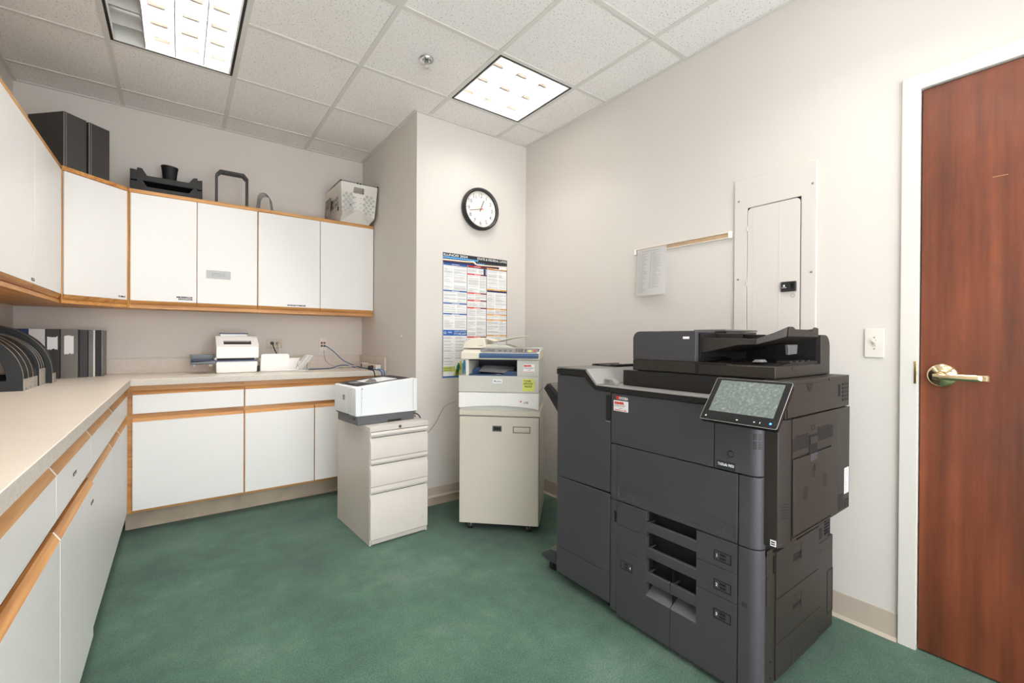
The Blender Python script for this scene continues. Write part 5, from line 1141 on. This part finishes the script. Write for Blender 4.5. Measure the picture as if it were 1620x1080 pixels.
for g0 in (0.826, 0.856):
    m = MB()
    for k in range(5 if g0 < 0.85 else 4):
        z = g0+k*0.0052+(0 if g0 < 0.85 else 0.0)
        for a0 in (20, 44):
            pts = []
            for i in range(4):
                a = math.radians(a0+i*6); pts.append((FXc+0.034-0.0348*math.cos(a), 0.702-0.0348*math.sin(a)))
            for i in range(3, -1, -1):
                a = math.radians(a0+i*6); pts.append((FXc+0.034-0.033*math.cos(a), 0.702-0.033*math.sin(a)))
            m.prism(pts, 2, z, z+0.0026)
    m.build('vent_grille', 'void', cc1, smooth=0)
m = MB()
for k in range(3):
    z = 0.311+k*0.005; pts = [(FXc-0.0006, 0.722), (FXc-0.0006, 0.705), (FXc+0.001, 0.705), (FXc+0.001, 0.722)]; m.prism(pts, 2, z, z+0.0024)
m.build('vent_grille', 'void', cc3, smooth=0)
# --- black band and silver ledge
m = MB(); pts = [(1.462, 1.275), (1.462, 0.70)]+[(1.462+0.04-0.04*math.cos(math.radians(10*i)), 0.70-0.036*math.sin(math.radians(10*i))) for i in range(1, 10)]+[(1.60, 0.664), (1.60, 0.69), (1.50, 0.70), (1.485, 1.275)]
m.prism(pts, 2, 0.9505, 0.9715); m.build('black_band', 'blackgr', Cc, bevel=0.001, smooth=40)
m = MB(); m.prism([(1.463, 1.276), (1.463, 0.702), (1.50, 0.668), (1.60, 0.668), (1.60, 1.276)], 2, 0.9718, 0.9738); m.build('front_ledge', 'silver', Cc, label='silver-grey front ledge')
# --- middle cover with slatted grille
mc = PX(FXc, 1.492, 0.7375, 1.2405, 0.5055, 0.7335, 'middle_cover', 'gunmetal', holes=[(0.744, 1.2325, 0.5205, 0.5635)])
m = MB(); m.box(1.478, 1.490, 0.744, 1.2325, 0.5205, 0.5635); m.build('grille_back', 'void', mc, smooth=0)
m = MB()
for k in range(8): z = 0.5220+k*0.0054; m.prism([(1.4712, z), (1.4712, z+0.0022), (1.4770, z+0.0022), (1.4770, z)], 1, 0.744, 1.2325)
m.build('grille_slats', 'dkgrey', mc, smooth=0)
# --- left posts
PX(FXc, 1.492, 1.2425, 1.2745, 0.5035, 0.7335, 'left_post', 'gunmetal'); lp = PX(FXc, 1.492, 1.2425, 1.2745, 0.035, 0.5005, 'left_post', 'gunmetal', holes=[(1.2425, 1.2575, 0.408, 0.455)]); BX('release_slot', 'void', 1.475, 1.491, 1.2427, 1.2575, 0.408, 0.455, lp)
# --- paper drawers: flanks, recess and grip bars
yA, yB_, yC, yD = 0.7375, 0.8820, 1.0935, 1.2405
rx_ = 1.518
def drawer(label, flanks, rec, bar, splits=None, lipz=None):
    m = MB()
    for (a, b, z0, z1) in flanks: m.plate(0, FXc, 1.490, a, b, z0, z1)
    (a, b, z0, z1) = rec; m.mi = 1; m.box(rx_, rx_+0.006, a-0.0022, b+0.0022, z0, z1)
    if a < 0.8825: m.box(1.4885, rx_, a-0.0022, a, z0, z1)
    if b > 1.093: m.box(1.4885, rx_, b, b+0.0022, z0, z1)
    if lipz:
        (c, d_, zl) = lipz; m.mi = 2; m.prism([(FXc, zl-0.002), (FXc, zl), (rx_, zl+0.030), (rx_, zl+0.026)], 1, c, d_)
    o = m.build('paper_drawer', ['gunmetal', 'blackgr', 'dkgrey'], Cc, bevel=0.0010, label=label)
    (a, b, z0, z1) = bar; m = MB(); m.prism([(FXc, z0), (FXc, z1-0.003), (FXc+0.003, z1), (FXc+0.012, z1), (FXc+0.012, z0)], 1, a, b)
    if b > 1.09 or splits: m.box(FXc+0.012, rx_, b-0.012, b-0.004, z1-0.006, z1)
    m.build('grip_bar', 'gunmetal', o, bevel=0.001)
    return o
d1 = drawer('first paper drawer', [(yA, yB_, 0.4045, 0.5015), (yC, yD, 0.4055, 0.5015)], (yB_, yC, 0.4045, 0.5085), (yB_, yC, 0.4235, 0.4620))
d2 = drawer('second paper drawer', [(yA, yB_, 0.3065, 0.4025), (yC, yD, 0.3075, 0.4035)], (yB_, yC, 0.3065, 0.4040), (yB_, yC, 0.3245, 0.3635))
d3 = drawer('third paper drawer, lower right', [(yA, yB_, 0.026, 0.3045), (yB_-0.0005, 0.9850, 0.026, 0.1725)], (yB_, 0.9855, 0.1725, 0.3055), (yB_, 0.9850, 0.2285, 0.2675), splits=1, lipz=(yB_, 0.985, 0.1725))
d4 = drawer('fourth paper drawer, lower left', [(yC, yD, 0.026, 0.3055), (0.9875, yC+0.0005, 0.026, 0.1735)], (0.9865, yC, 0.1725, 0.3055), (0.9880, yC, 0.2285, 0.2675), lipz=(0.988, yC, 0.1735))
m = MB(); m.box(1.485, rx_+0.002, 0.9853, 0.9868, 0.1725, 0.3055); m.build('divider', 'void', d3, smooth=0)
for dw, n_, yc, zc, fl in ((d1, '1', 0.7865, 0.4425, 1), (d2, '2', 0.7865, 0.3435, 1), (d3, '3', 0.7865, 0.2440, 1), (d4, '4', 1.1890, 0.2475, -1)):
    m = MB(); m.plate(0, FXc-0.0012, FXc+0.001, yc-0.030, yc+0.030, zc-0.017, zc+0.017, [(yc-0.027, yc+0.027, zc-0.014, zc+0.014)]); fm = m.build('size_indicator', 'blackgr', dw)
    m = MB(); ys0 = yc-0.014*fl; m.box(FXc-0.0006, FXc+0.0006, min(yc-0.010, yc+0.018)-0.004*fl, max(yc-0.010, yc+0.010)+0.0, zc-0.010, zc+0.010); m.build('indicator_window', 'blackgr', fm)
    m = MB(); m.box(FXc-0.0014, FXc+0.0006, yc-0.018, yc+0.010, zc-0.0015, zc+0.0015); m.box(FXc-0.0014, FXc+0.0006, yc-0.016, yc-0.012, zc-0.010, zc+0.010); m.build('indicator_bar', 'gunmetal', fm)
    m = MB(); letter(m, n_, (FXc-0.0008, yc+0.0195*fl, zc), *NX, h=0.011, bold=0.03); m.build('numeral', 'whiteink', fm, smooth=0)
# --- right side, lower part (faces -Y)
YS = 0.675
m = MB(); m.prism([(1.512, 0.035), (2.105, 0.035), (2.105, 0.400), (2.055, 0.400), (2.055, 0.468), (1.512, 0.468)], 1, YS, YS+0.010); sp = m.build('lower_side_panel', 'gunrefl', Cc, bevel=0.0015)
for a, b, z0, z1, nm in ((1.598, 1.955, 0.309, 0.4675, 'side_door'), (1.598, 1.955, 0.157, 0.306, 'side_door'), (1.598, 1.955, 0.038, 0.154, 'side_cover')):
    m = MB(); hl = [(1.728, 1.799, z1-0.0785, z1-0.015)] if nm == 'side_door' and z1 > 0.4 else ([(1.727, 1.800, z1-0.096, z1-0.029)] if nm == 'side_door' else [])
    m.plate(1, YS-0.004, YS-0.0003, a, b, z0, z1, hl); o = m.build(nm, 'gunrefl', sp, bevel=0.001)
    if hl:
        (xa, xb, za, zb_) = hl[0]; m = MB(); m.box(xa+0.001, xb-0.001, YS-0.0035, YS-0.0005, (za+zb_)/2+0.002, zb_-0.001)
        m.build('pull_handle', 'gunrefl', o, bevel=0.001); m = MB(); m.box(xa, xb, YS-0.0008, YS, za, (za+zb_)/2+0.002); m.build('handle_recess', 'void', o)
        m = MB(); m.prism([(YS-0.0038, za), (YS-0.0006, za), (YS-0.0006, za+(0.006 if z1 > 0.4 else 0.020))], 0, xa, xb); m.build('recess_ramp', 'gunrefl', o)
MB().plate(1, YS-0.0052, YS-0.0038, 1.715, 1.870, 0.045, 0.108, []).build('small_flap', 'gunrefl', sp, bevel=0.001)
MB().box(1.535, 1.575, YS-0.002, YS, 0.305, 0.487).build('narrow_cover', 'gunrefl', sp, bevel=0.001); MB().box(1.583, 1.592, YS-0.003, YS, 0.40, 0.458).build('latch_strip', 'void', sp); MB().cyl((1.538, YS-0.004, 0.405), 0.004, 0.004, 1, 12).build('lock', 'chrome', sp)
m = MB(); m.box(1.9575, 2.100, YS-0.002, YS-0.0002, 0.045, 0.398); o = m.build('rear_cover', 'gunrefl', sp, bevel=0.001)
m = MB(); m.plate(1, YS-0.003, YS-0.0021, 1.965, 1.985, 0.415, 0.455, [(1.968, 1.982, 0.418, 0.452)]); m.plate(1, YS-0.0032, YS-0.002, 2.045, 2.10, 0.10, 0.27, [(2.047, 2.098, 0.102, 0.268)]); m.build('rear_hatch_lines', 'void', o, smooth=0)
m = MB()
for k in range(5): m.box(2.020, 2.057, YS-0.003, YS+0.001, 0.418+k*0.012, 0.423+k*0.012)
m.build('rear_vent', 'void', sp, smooth=0)
m = MB()
for x, z in ((1.565, 0.115), (1.565, 0.062), (1.972, 0.155), (1.972, 0.06), (1.975, 0.37)): m.cyl((x, YS-0.0035, z), 0.0028, 0.004, 1, 10)
m.build('screws', 'void', sp, smooth=0)
# --- duplex side box (protrudes towards the camera)
bx0, bxc, by, bz0, bz1 = 1.500, 1.552, 0.612, 0.5235, 0.925
prf = [(bx0, YS), (bx0, 0.628), (bxc, by), (2.063, by), (2.063, YS)]
m = MB(); m.prism(prf, 2, 0.535, bz1-0.002); m.prism([(bx0, 0.628), (bxc, by), (1.60, by), (1.60, YS), (bx0, YS)], 2, 0.522, 0.536); sb = m.build('side_box', 'gunrefl', Cc, bevel=0.002)
m = MB(); m.prism([(1.460, 0.926), (2.063, 0.926), (2.063, 1.043), (1.57, 1.043), (1.500, 0.990), (1.500, 0.926)] if False else [(1.512, 0.927), (2.063, 0.927), (2.063, 1.043), (1.560, 1.043), (1.512, 0.985)], 1, by, 0.70); ub = m.build('upper_side_box', 'gunrefl', Cc, bevel=0.0015)
fl_ = PX  # keep helper alive
m = MB(); m.plate(1, by-0.0035, by-0.0002, 1.520, 1.860, 0.929, 1.030); fo = m.build('flap', 'gunrefl', ub, bevel=0.001)
m = MB(); m.prism([(1.655, 1.0305), (1.712, 1.0305), (1.696, 1.004), (1.676, 1.004)], 1, by-0.0042, by-0.0034); m.build('grip_notch', 'void', fo, smooth=0)
m = MB(); m.box(1.860, 1.8625, by-0.0015, by+0.001, 0.927, 1.040); m.build('seam', 'void', ub, smooth=0)
m = MB()
for k in range(5): m.box(1.992, 2.056, by-0.0012, by+0.001, 0.948+k*0.0145, 0.9565+k*0.0145)
m.build('vent_grille', 'void', ub, smooth=0); m = MB(); m.plate(1, by-0.0012, by, 1.955, 1.968, 0.968, 1.012, [(1.957, 1.966, 0.970, 1.010)]); m.build('catch_outline', 'void', ub, smooth=0); m = MB()
for x, z in ((1.875, 1.022), (2.01, 1.028), (2.022, 1.018), (2.045, 1.018), (2.055, 1.028)): m.cyl((x, by-0.001, z), 0.0016, 0.002, 1, 8)
m.build('screws', 'void', ub, smooth=0)
# main side cover with door
m = MB(); m.plate(1, by-0.0035, by-0.0002, 1.556, 1.945, 0.5385, 0.9235, [(1.5535, 1.878, 0.545, 0.80)]); sc_ = m.build('side_cover', 'gunrefl', sb, bevel=0.001)
m = MB(); m.plate(1, by-0.006, by-0.0002, 1.5595, 1.8735, 0.5515, 0.7945); sd2 = m.build('side_door', 'gunrefl', sb, bevel=0.0015)
m = MB(); m.plate(1, by-0.0002, by+0.0006, 1.5535, 1.882, 0.543, 0.801); m.build('door_gap', 'void', sb, smooth=0)
m = MB(); m_2 = MB()
for k in range(9):
    z = 0.8195+k*0.0062
    if k < 8: m.box(1.556+(0.022 if k > 6 else 0), 1.675, by-0.0042, by-0.0034, z, z+0.0042)
    if k > 0: m_2.box(1.754, 1.890-(0.03 if k > 7 else 0), by-0.0042, by-0.0034, z+0.004, z+0.0082)
m.build('vent_grille', 'void', sc_, smooth=0); m_2.build('vent_grille', 'void', sc_, smooth=0)
m = MB(); m.box(1.681, 1.751, by-0.0045, by-0.0034, 0.795, 0.858); la2 = m.build('door_latch', 'void', sc_, smooth=0); MB().box(1.685, 1.747, by-0.008, by-0.004, 0.828, 0.852).build('latch_tab', 'gunrefl', la2, bevel=0.001)
m = MB(); m.box(1.686, 1.745, by-0.0068, by-0.0058, 0.772, 0.7955); m.build('finger_scoop', 'gunmetal', sd2, smooth=0)
m = MB(); m.plate(1, by-0.0042, by-0.0034, 1.700, 1.728, 0.872, 0.890, [(1.702, 1.726, 0.874, 0.888)]); m.build('embossed_icon', 'void', sc_, smooth=0)
m = MB(); m.tube([(1.722, by-0.0065, 0.760), (1.728, by-0.0065, 0.735), (1.712, by-0.0065, 0.735), (1.716, by-0.0065, 0.752)], 0.0008, 5); m.tube([(1.718, by-0.0065, 0.735), (1.722, by-0.0065, 0.722), (1.712, by-0.0065, 0.716)], 0.0008, 5); m.build('embossed_icon', 'void', sd2, smooth=0)
for x0_, z0_, n_ in ((1.635, 0.690, 6), (1.800, 0.705, 6)):
    m = MB()
    for k in range(n_): m.box(x0_, x0_+0.032, by-0.0066, by-0.0058, z0_-k*0.0075, z0_-k*0.0075+0.0028)
    m.build('vent_grille', 'void', sd2, smooth=0)
m = MB()
for k in range(6): m.prism([(1.512, 0.6235), (1.512+0.030, 0.6142), (1.512+0.030, 0.6152), (1.512, 0.6245)], 2, 0.655-k*0.0085, 0.658-k*0.0085)
m.build('vent_grille', 'void', sb, smooth=0)
m = MB(); m.box(1.9475, 2.0625, by-0.003, by-0.0002, 0.5385, 0.9235); rc = m.build('rear_side_cover', 'gunrefl', sb, bevel=0.001)
m = MB(); m.box(2.010, 2.053, by-0.0040, by-0.0029, 0.598, 0.694); wl = m.build('rating_label', 'paper', rc, smooth=0, label='white rating label'); m = MB()
for k in range(12): m.box(2.014, 2.014+random.uniform(0.015, 0.034), by-0.0045, by-0.0038, 0.602+k*0.0074, 0.6045+k*0.0074)
m.build('print', 'inkg', wl, smooth=0)
m = MB()
for k in range(8): m.box(1.953, 2.000, by-0.0038, by-0.0029, 0.548+k*0.0075, 0.551+k*0.0075)
m.build('vent_grille', 'void', rc, smooth=0); MB().box(2.015, 2.055, by-0.0045, by-0.0025, 0.545, 0.575).build('connector_cover', 'blackgr', rc, bevel=0.001)
m = MB(); m.box(1.4985, 1.5002, 0.6315, 0.6485, 0.5265, 0.5455); il_ = m.build('icon_label', 'paper', sb, smooth=0, label='tiny white icon label')
m = MB(); m.box(1.4978, 1.4990, 0.634, 0.646, 0.5305, 0.534); m.box(1.4978, 1.4990, 0.634, 0.646, 0.5375, 0.541); m.build('icon', 'ink', il_, smooth=0)
# --- scanner unit and bridge
m = MB(); m.box(1.565, 2.06, 0.70, 1.290, 0.9745, 1.0405); su = m.build('scanner_unit', 'blackgr', Cc, bevel=0.002)
m = MB(); m.plate(0, 1.5642, 1.5655, 1.022, 1.225, 0.979, 1.013, [(1.0232, 1.2238, 0.980, 1.012)]); m.build('recess_line', 'void', su, smooth=0)
m = MB(); m.box(1.58, 2.05, 0.68, 1.225, 1.0405, 1.0455); m.build('shadow_gap', 'void', su, smooth=0)
# --- document processor
dx0, dx1, dy0, dy1 = 1.565, 2.030, 0.665, 1.2385
m = MB(); m.box(dx0, dx1, 0.948, dy1, 1.045, 1.0895); m.build('feeder_lower_cover', 'gunrefl', Cc, bevel=0.003)
m = MB(); pr = [(0.9485, 1.0905), (dy1, 1.0905), (dy1, 1.176)]+[(dy1-0.033+0.033*math.cos(math.radians(9*i)), 1.176+0.032*math.sin(math.radians(9*i))) for i in range(1, 11)]+[(0.9485, 1.208)]
m.prism(pr, 0, dx0, dx1); fc_ = m.build('feeder_cover', 'gunmetal', Cc, bevel=0.002, smooth=40)
m = MB(); m.box(dx0-0.0012, dx0+0.001, 0.974, 1.001, 1.1765, 1.1855); m.build('white_badge', 'whiteink', fc_, bevel=0.0005, label='small white badge')
m = MB(); m.plate(2, 1.045, 1.0855, dx0, 1.945, dy0, 0.9475, []); bs_ = m.build('feeder_base', 'gunrefl', Cc, bevel=0.003)
m = MB(); m.box(dx0-0.004, dx0+0.03, 0.825, 0.962, 1.0835, 1.0895); m.build('lift_lip', 'blackgr', bs_, bevel=0.001)
m = MB(); m.box(dx0-0.0008, dx0+0.002, 0.934, 0.947, 1.046, 1.083); m.build('hinge_gap', 'void', bs_)
m = MB(); m.box(1.69, 1.76, dy0-0.0022, dy0, 1.071, 1.0835); m.build('side_grip', 'gunrefl', bs_, bevel=0.001)
# rear hinge cover wrapping the open side
m = MB(); pr = [(1.945, 1.045), (2.030, 1.045), (2.030, 1.150)]+[(1.985+0.045*math.cos(math.radians(15*i)), 1.150+0.045*math.sin(math.radians(15*i))) for i in range(1, 7)]+[(1.945, 1.195)]
m.prism(pr, 1, dy0, 0.9475); m.build('hinge_cover', 'gunrefl', Cc, bevel=0.003, smooth=40)
# output area: bed with ridges, rollers, back wall
m = MB(); m.prism([(dx0+0.06, 1.0855), (1.94, 1.0855), (1.94, 1.098), (dx0+0.10, 1.092)], 1, 0.675, 0.945); ob_ = m.build('output_bed', 'blackgr', Cc, smooth=0)
m = MB(); m.box(1.938, 1.9445, 0.68, 0.947, 1.0855, 1.19); m.box(dx0+0.02, 1.94, 0.940, 0.9475, 1.0855, 1.20); m.build('throat', 'void', Cc, smooth=0)
m = MB(); m.prism([(0.745, 1.0955), (0.775, 1.0955), (0.766, 1.104), (0.754, 1.104)], 0, 1.64, 1.69); m.build('paper_stop', 'silver', ob_, label='light grey paper stop')
m = MB()
for k in range(4): m.box(1.70+k*0.05, 1.72+k*0.05, 0.675, 0.72, 1.094, 1.101)
m.box(1.70, 1.87, 0.675, 0.680, 1.0935, 1.0965)
m.build('bed_groove', 'gunrefl', ob_, bevel=0.001)
m = MB()
for x in (1.60, 1.655, 1.71): m.cyl((x, 0.925, 1.099), 0.009, 0.03, 0, 16)
m.cyl((1.58, 0.925, 1.099), 0.004, 0.20, 0, 10); m.build('rollers', 'blackgl', Cc, smooth=40)
# document tray: flat near the feeder, finger notch, then rising wing
tz = lambda y: 1.180 if y > 0.745 else 1.180+(0.745-y)*0.42
m = MB(); ysq = [0.9475, 0.80, 0.775, 0.745, 0.70, 0.668]
xf_ = lambda y: 1.595 if y >= 0.80 else (1.606 if y > 0.742 else 1.600+max(0, (0.745-y))*0.75)
rows_t = []
topz = {0.9475: 1.180, 0.80: 1.180, 0.775: 1.1775, 0.745: 1.1785, 0.70: 1.199, 0.668: 1.2185}
for y in ysq: rows_t.append([(xf_(y), y, topz[y]), (1.70, y, topz[y]-0.006), (1.82, y, topz[y]-0.006), (1.925, y, topz[y]+0.001)])
botz = {0.9475: 1.122, 0.80: 1.156, 0.775: 1.157, 0.745: 1.158, 0.70: 1.173, 0.668: 1.186}
rows_b = [[(x, y, botz[y]) for x, y_, z in r] for r, y in zip(rows_t, ysq)]
def V_(m, p): return m.bm.verts.new(p)
TV = [[V_(m, p) for p in r] for r in rows_t]; BV = [[V_(m, p) for p in r] for r in rows_b]
for G_ in (TV, BV):
    for a, b in zip(G_, G_[1:]):
        for k in range(3): m._f([a[k], a[k+1], b[k+1], b[k]])
for i in range(len(ysq)-1):
    for k in (0, 3): m._f([TV[i][k], TV[i+1][k], BV[i+1][k], BV[i][k]])
for i in (0, len(ysq)-1):
    for k in range(3): m._f([TV[i][k], TV[i][k+1], BV[i][k+1], BV[i][k]])
dt = m.build('document_tray', 'gunrefl', Cc, bevel=0.0015, smooth=25)
m = MB(); m.prism([(1.655, 1.186), (1.900, 1.186), (1.905, 1.219), (1.878, 1.2215), (1.855, 1.206), (1.73, 1.205), (1.690, 1.2195), (1.662, 1.2195)], 1, 0.662, 0.668); m.build('end_lip', 'gunrefl', dt, bevel=0.0012)
m = MB(); m.box(1.86, 1.862, 0.83, 0.93, 1.176, 1.196); m.build('paper_guide', 'gunrefl', dt, bevel=0.001); m = MB(); m.box(1.68, 1.682, 0.83, 0.93, 1.176, 1.198); m.build('paper_guide', 'gunrefl', dt, bevel=0.001)
m = MB(); m.prism([(1.72, 1.158), (1.80, 1.158), (1.795, 1.125), (1.725, 1.122)], 1, 0.69, 0.70); m.build('hanging_flap', 'dkgrey', dt, bevel=0.001)
m = MB(); m.box(1.72, 1.98, 0.915, 1.05, 1.2085, 1.2155); m.build('top_plate', 'silverd', fc_, bevel=0.001)
m = MB(); m.box(1.70, 1.94, 0.90, 0.948, 1.196, 1.206); m.build('feed_bridge', 'blackgl', fc_, bevel=0.001)
# --- touch screen panel on an arm
p0 = Vector((1.350, 0.802, 0.9215)); pr_ = Vector((0, -1, 0)); pu = (Vector((1.459, 0.802, 1.0465))-p0); PH = pu.length; pu.normalize(); pn_ = pr_.cross(pu); PW = 0.232
Q4 = Matrix(((pr_.x, pu.x, pn_.x, p0.x), (pr_.y, pu.y, pn_.y, p0.y), (pr_.z, pu.z, pn_.z, p0.z), (0, 0, 0, 1)))
m = MB(); r0 = 0.006; rp = arc(r0, r0, r0, r0, 180, 270, 4)+arc(PW-r0, r0, r0, r0, 270, 360, 4)+arc(PW-r0, PH-r0, r0, r0, 0, 90, 4)+arc(r0, PH-r0, r0, r0, 90, 180, 4)
m.prism(rp, 2, -0.018, 0.0, Q4); tp_ = m.build('touch_panel', 'blackgl', Cc, bevel=0.0015, label='black tilted touch panel')
m = MB(); m.prism([(0.018, 0.034), (PW-0.018, 0.034), (PW-0.018, PH-0.010), (0.018, PH-0.010)], 2, 0.0, 0.0006, Q4); m.build('screen', 'screen', tp_, smooth=0, label='grey screen with painted reflections')
m = MB(); m.tube([Q4 @ Vector((x, y, -0.001)) for x, y in rp+[rp[0]]], 0.0009, 6); m.build('bezel_edge', 'silver', tp_, smooth=60)
m = MB(); m.box(0.0145, 0.0185, 0.012, 0.016, 0.0, 0.0008, Q4); m.box(0.114, 0.119, 0.011, 0.0135, 0.0, 0.0008, Q4); m.box(0.165, 0.169, 0.012, 0.0145, 0.0, 0.0008, Q4); m.box(0.1825, 0.184, 0.011, 0.016, 0.0, 0.0008, Q4); m.build('key_icons', 'whiteink', tp_, smooth=0)
m = MB(); m.cyl((0.212, 0.015, 0.0), 0.0032, 0.0009, 2, 14, M4=Q4); m.build('blue_key', 'led', tp_, label='glowing blue key')
m = MB(); m.prism([(1.44, 0.95), (1.50, 0.95), (1.50, 0.985), (1.43, 1.005)], 1, 0.655, 0.715); m.build('screen_arm', 'blackgr', Cc, bevel=0.002)
# --- finisher
FY0, FY1 = 1.2795, 1.6100
m = MB(); m.box(1.492, 2.04, FY0+0.004, FY1-0.002, 0.055, 0.935); m.box(1.492, 2.04, 1.43, FY1-0.002, 0.93, 1.0); m.build('finisher_body', 'blackgr', Cc, smooth=0)
fc1 = MB(); fc1.prism([(FY0, 0.5255), (FY1, 0.5185), (FY1, 1.003), (1.432, 1.003), (1.366, 0.9535), (FY0, 0.9505)], 0, FXc, 1.492) ; f1 = fc1.build('finisher_door', 'gunmetal', Cc, bevel=0.0015)
PX(FXc, 1.492, FY0, FY1, 0.1805, 0.5165, 'finisher_lower_cover', 'gunmetal'); PX(FXc, 1.492, FY0, FY1, 0.054, 0.1775, 'finisher_base_cover', 'gunmetal')
m = MB(); m.box(FXc-0.0004, FXc+0.004, FY0, 1.3035, 0.826, 0.937); hs = m.build('handle_slot', 'void', f1, bevel=0.001); MB().box(FXc-0.0006, FXc+0.002, FY0, 1.304, 0.8235, 0.8262).build('slot_edge', 'silver', hs)
band = [(FY0, 0.9525), (1.3675, 0.9555), (1.434, 1.0055), (FY1, 1.0055), (FY1, 1.032), (1.4185, 1.032), (1.3575, 0.9735), (FY0, 0.9725)]
m = MB(); m.prism(band, 0, 1.464, 1.50); m.build('finisher_band', 'blackgr', Cc, bevel=0.001)
# left side wall, top deck, trough
m = MB(); m.box(1.492, 2.04, FY1-0.004, FY1, 0.18, 1.03); m.build('finisher_side', 'gunmetal', Cc, bevel=0.001)
m = MB(); m.prism([(1.4185, 1.034), (FY1, 1.034), (FY1, 1.041), (1.413, 1.041)], 0, 1.464, 2.04); m.build('finisher_top', 'silverd', Cc, bevel=0.002)
m = MB(); m.prism([(1.4185, 1.030), (1.413, 1.041), (1.351, 0.978), (1.357, 0.9725)], 0, 1.464, 1.90); m.build('trough_slope', 'silver', Cc, smooth=0)
m = MB(); m.box(1.464, 1.90, FY0-0.004, 1.360, 0.9715, 0.9745); m.build('trough_floor', 'silver', Cc)
m = MB(); m.box(1.890, 1.905, 1.245, 1.43, 0.9745, 1.042); m.build('trough_back', 'silver', Cc, bevel=0.001)
m = MB(); m.prism([(1.300, 0.9745), (1.362, 0.9745), (1.358, 0.992), (1.338, 0.999), (1.300, 0.9955)] if False else [(1.293, 0.9745), (1.352, 0.9745), (1.352, 0.999), (1.312, 0.999), (1.293, 0.985)], 0, 1.515, 1.545); pg_ = m.build('end_guide', 'silver', Cc, bevel=0.001); MB().box(1.5138, 1.5152, 1.322, 1.340, 0.985, 0.993).build('guide_window', 'midgrey', pg_)
m = MB(); m.prism([(1.44, 1.041), (1.44, 1.052), (1.475, 1.052), (1.485, 1.047), (1.555, 1.047), (1.565, 1.052), (1.60, 1.049), (1.605, 1.041)], 0, 1.70, 1.86); m.build('rear_top_tray', 'blackgr', Cc, bevel=0.001)
m = MB(); m.prism([(1.30, 1.042), (1.30, 1.060), (1.33, 1.060), (1.41, 1.042)], 0, 1.93, 2.03); m.build('rear_cover', 'blackgr', Cc, bevel=0.001)
# left exit tray and foot
m = MB(); m.prism([(1.612, 0.835), (1.612, 0.905), (1.700, 0.952), (1.722, 0.928)] if False else [(1.612, 0.788), (1.612, 0.872), (1.718, 0.949), (1.744, 0.922)], 0, 1.498, 1.82); xt = m.build('exit_tray', 'blackgr', Cc, bevel=0.0015)
m = MB(); m.prism([(1.612, 0.8735), (1.716, 0.949), (1.718, 0.952), (1.612, 0.878)], 0, 1.515, 1.80); m.build('tray_surface', 'silverd', xt)
m = MB(); m.prism([(FY1, 0.058), (1.748, 0.058), (1.752, 0.076), (1.728, 0.100), (FY1, 0.120)] if False else [(FY1, 0.060), (1.725, 0.058), (1.752, 0.062), (1.752, 0.080), (1.690, 0.120), (FY1, 0.128)], 0, 1.500, 1.98); ft_ = m.build('stabiliser_foot', 'gunmetal', Cc, bevel=0.0015)
m = MB(); m.prism([(FY1, 0.128), (1.690, 0.1205), (1.752, 0.081), (1.754, 0.083), (1.692, 0.125), (FY1, 0.172)], 0, 1.502, 1.97); m.build('foot_top', 'silverd', ft_, smooth=0)
for x, y in ((1.545, 1.705), (1.545, 1.340), (1.95, 1.705), (1.95, 1.34)):
    m = MB(); m.cyl((x, y-0.012, 0.027), 0.027, 0.024, 1, 24); cs = m.build('caster', 'rubber', Cc, smooth=40); m = MB(); m.cyl((x, y-0.014, 0.027), 0.009, 0.028, 1, 14); m.box(x-0.008, x+0.008, y-0.01, y+0.01, 0.03, 0.062); m.build('hub', 'chrome', cs)
for x, y in ((1.60, 0.78), (1.60, 1.20), (2.03, 0.78), (2.03, 1.20)):
    m = MB(); m.cyl((x, y, 0.0), 0.022, 0.036, 2, 20); m.build('levelling_foot', 'rubber', Cc)
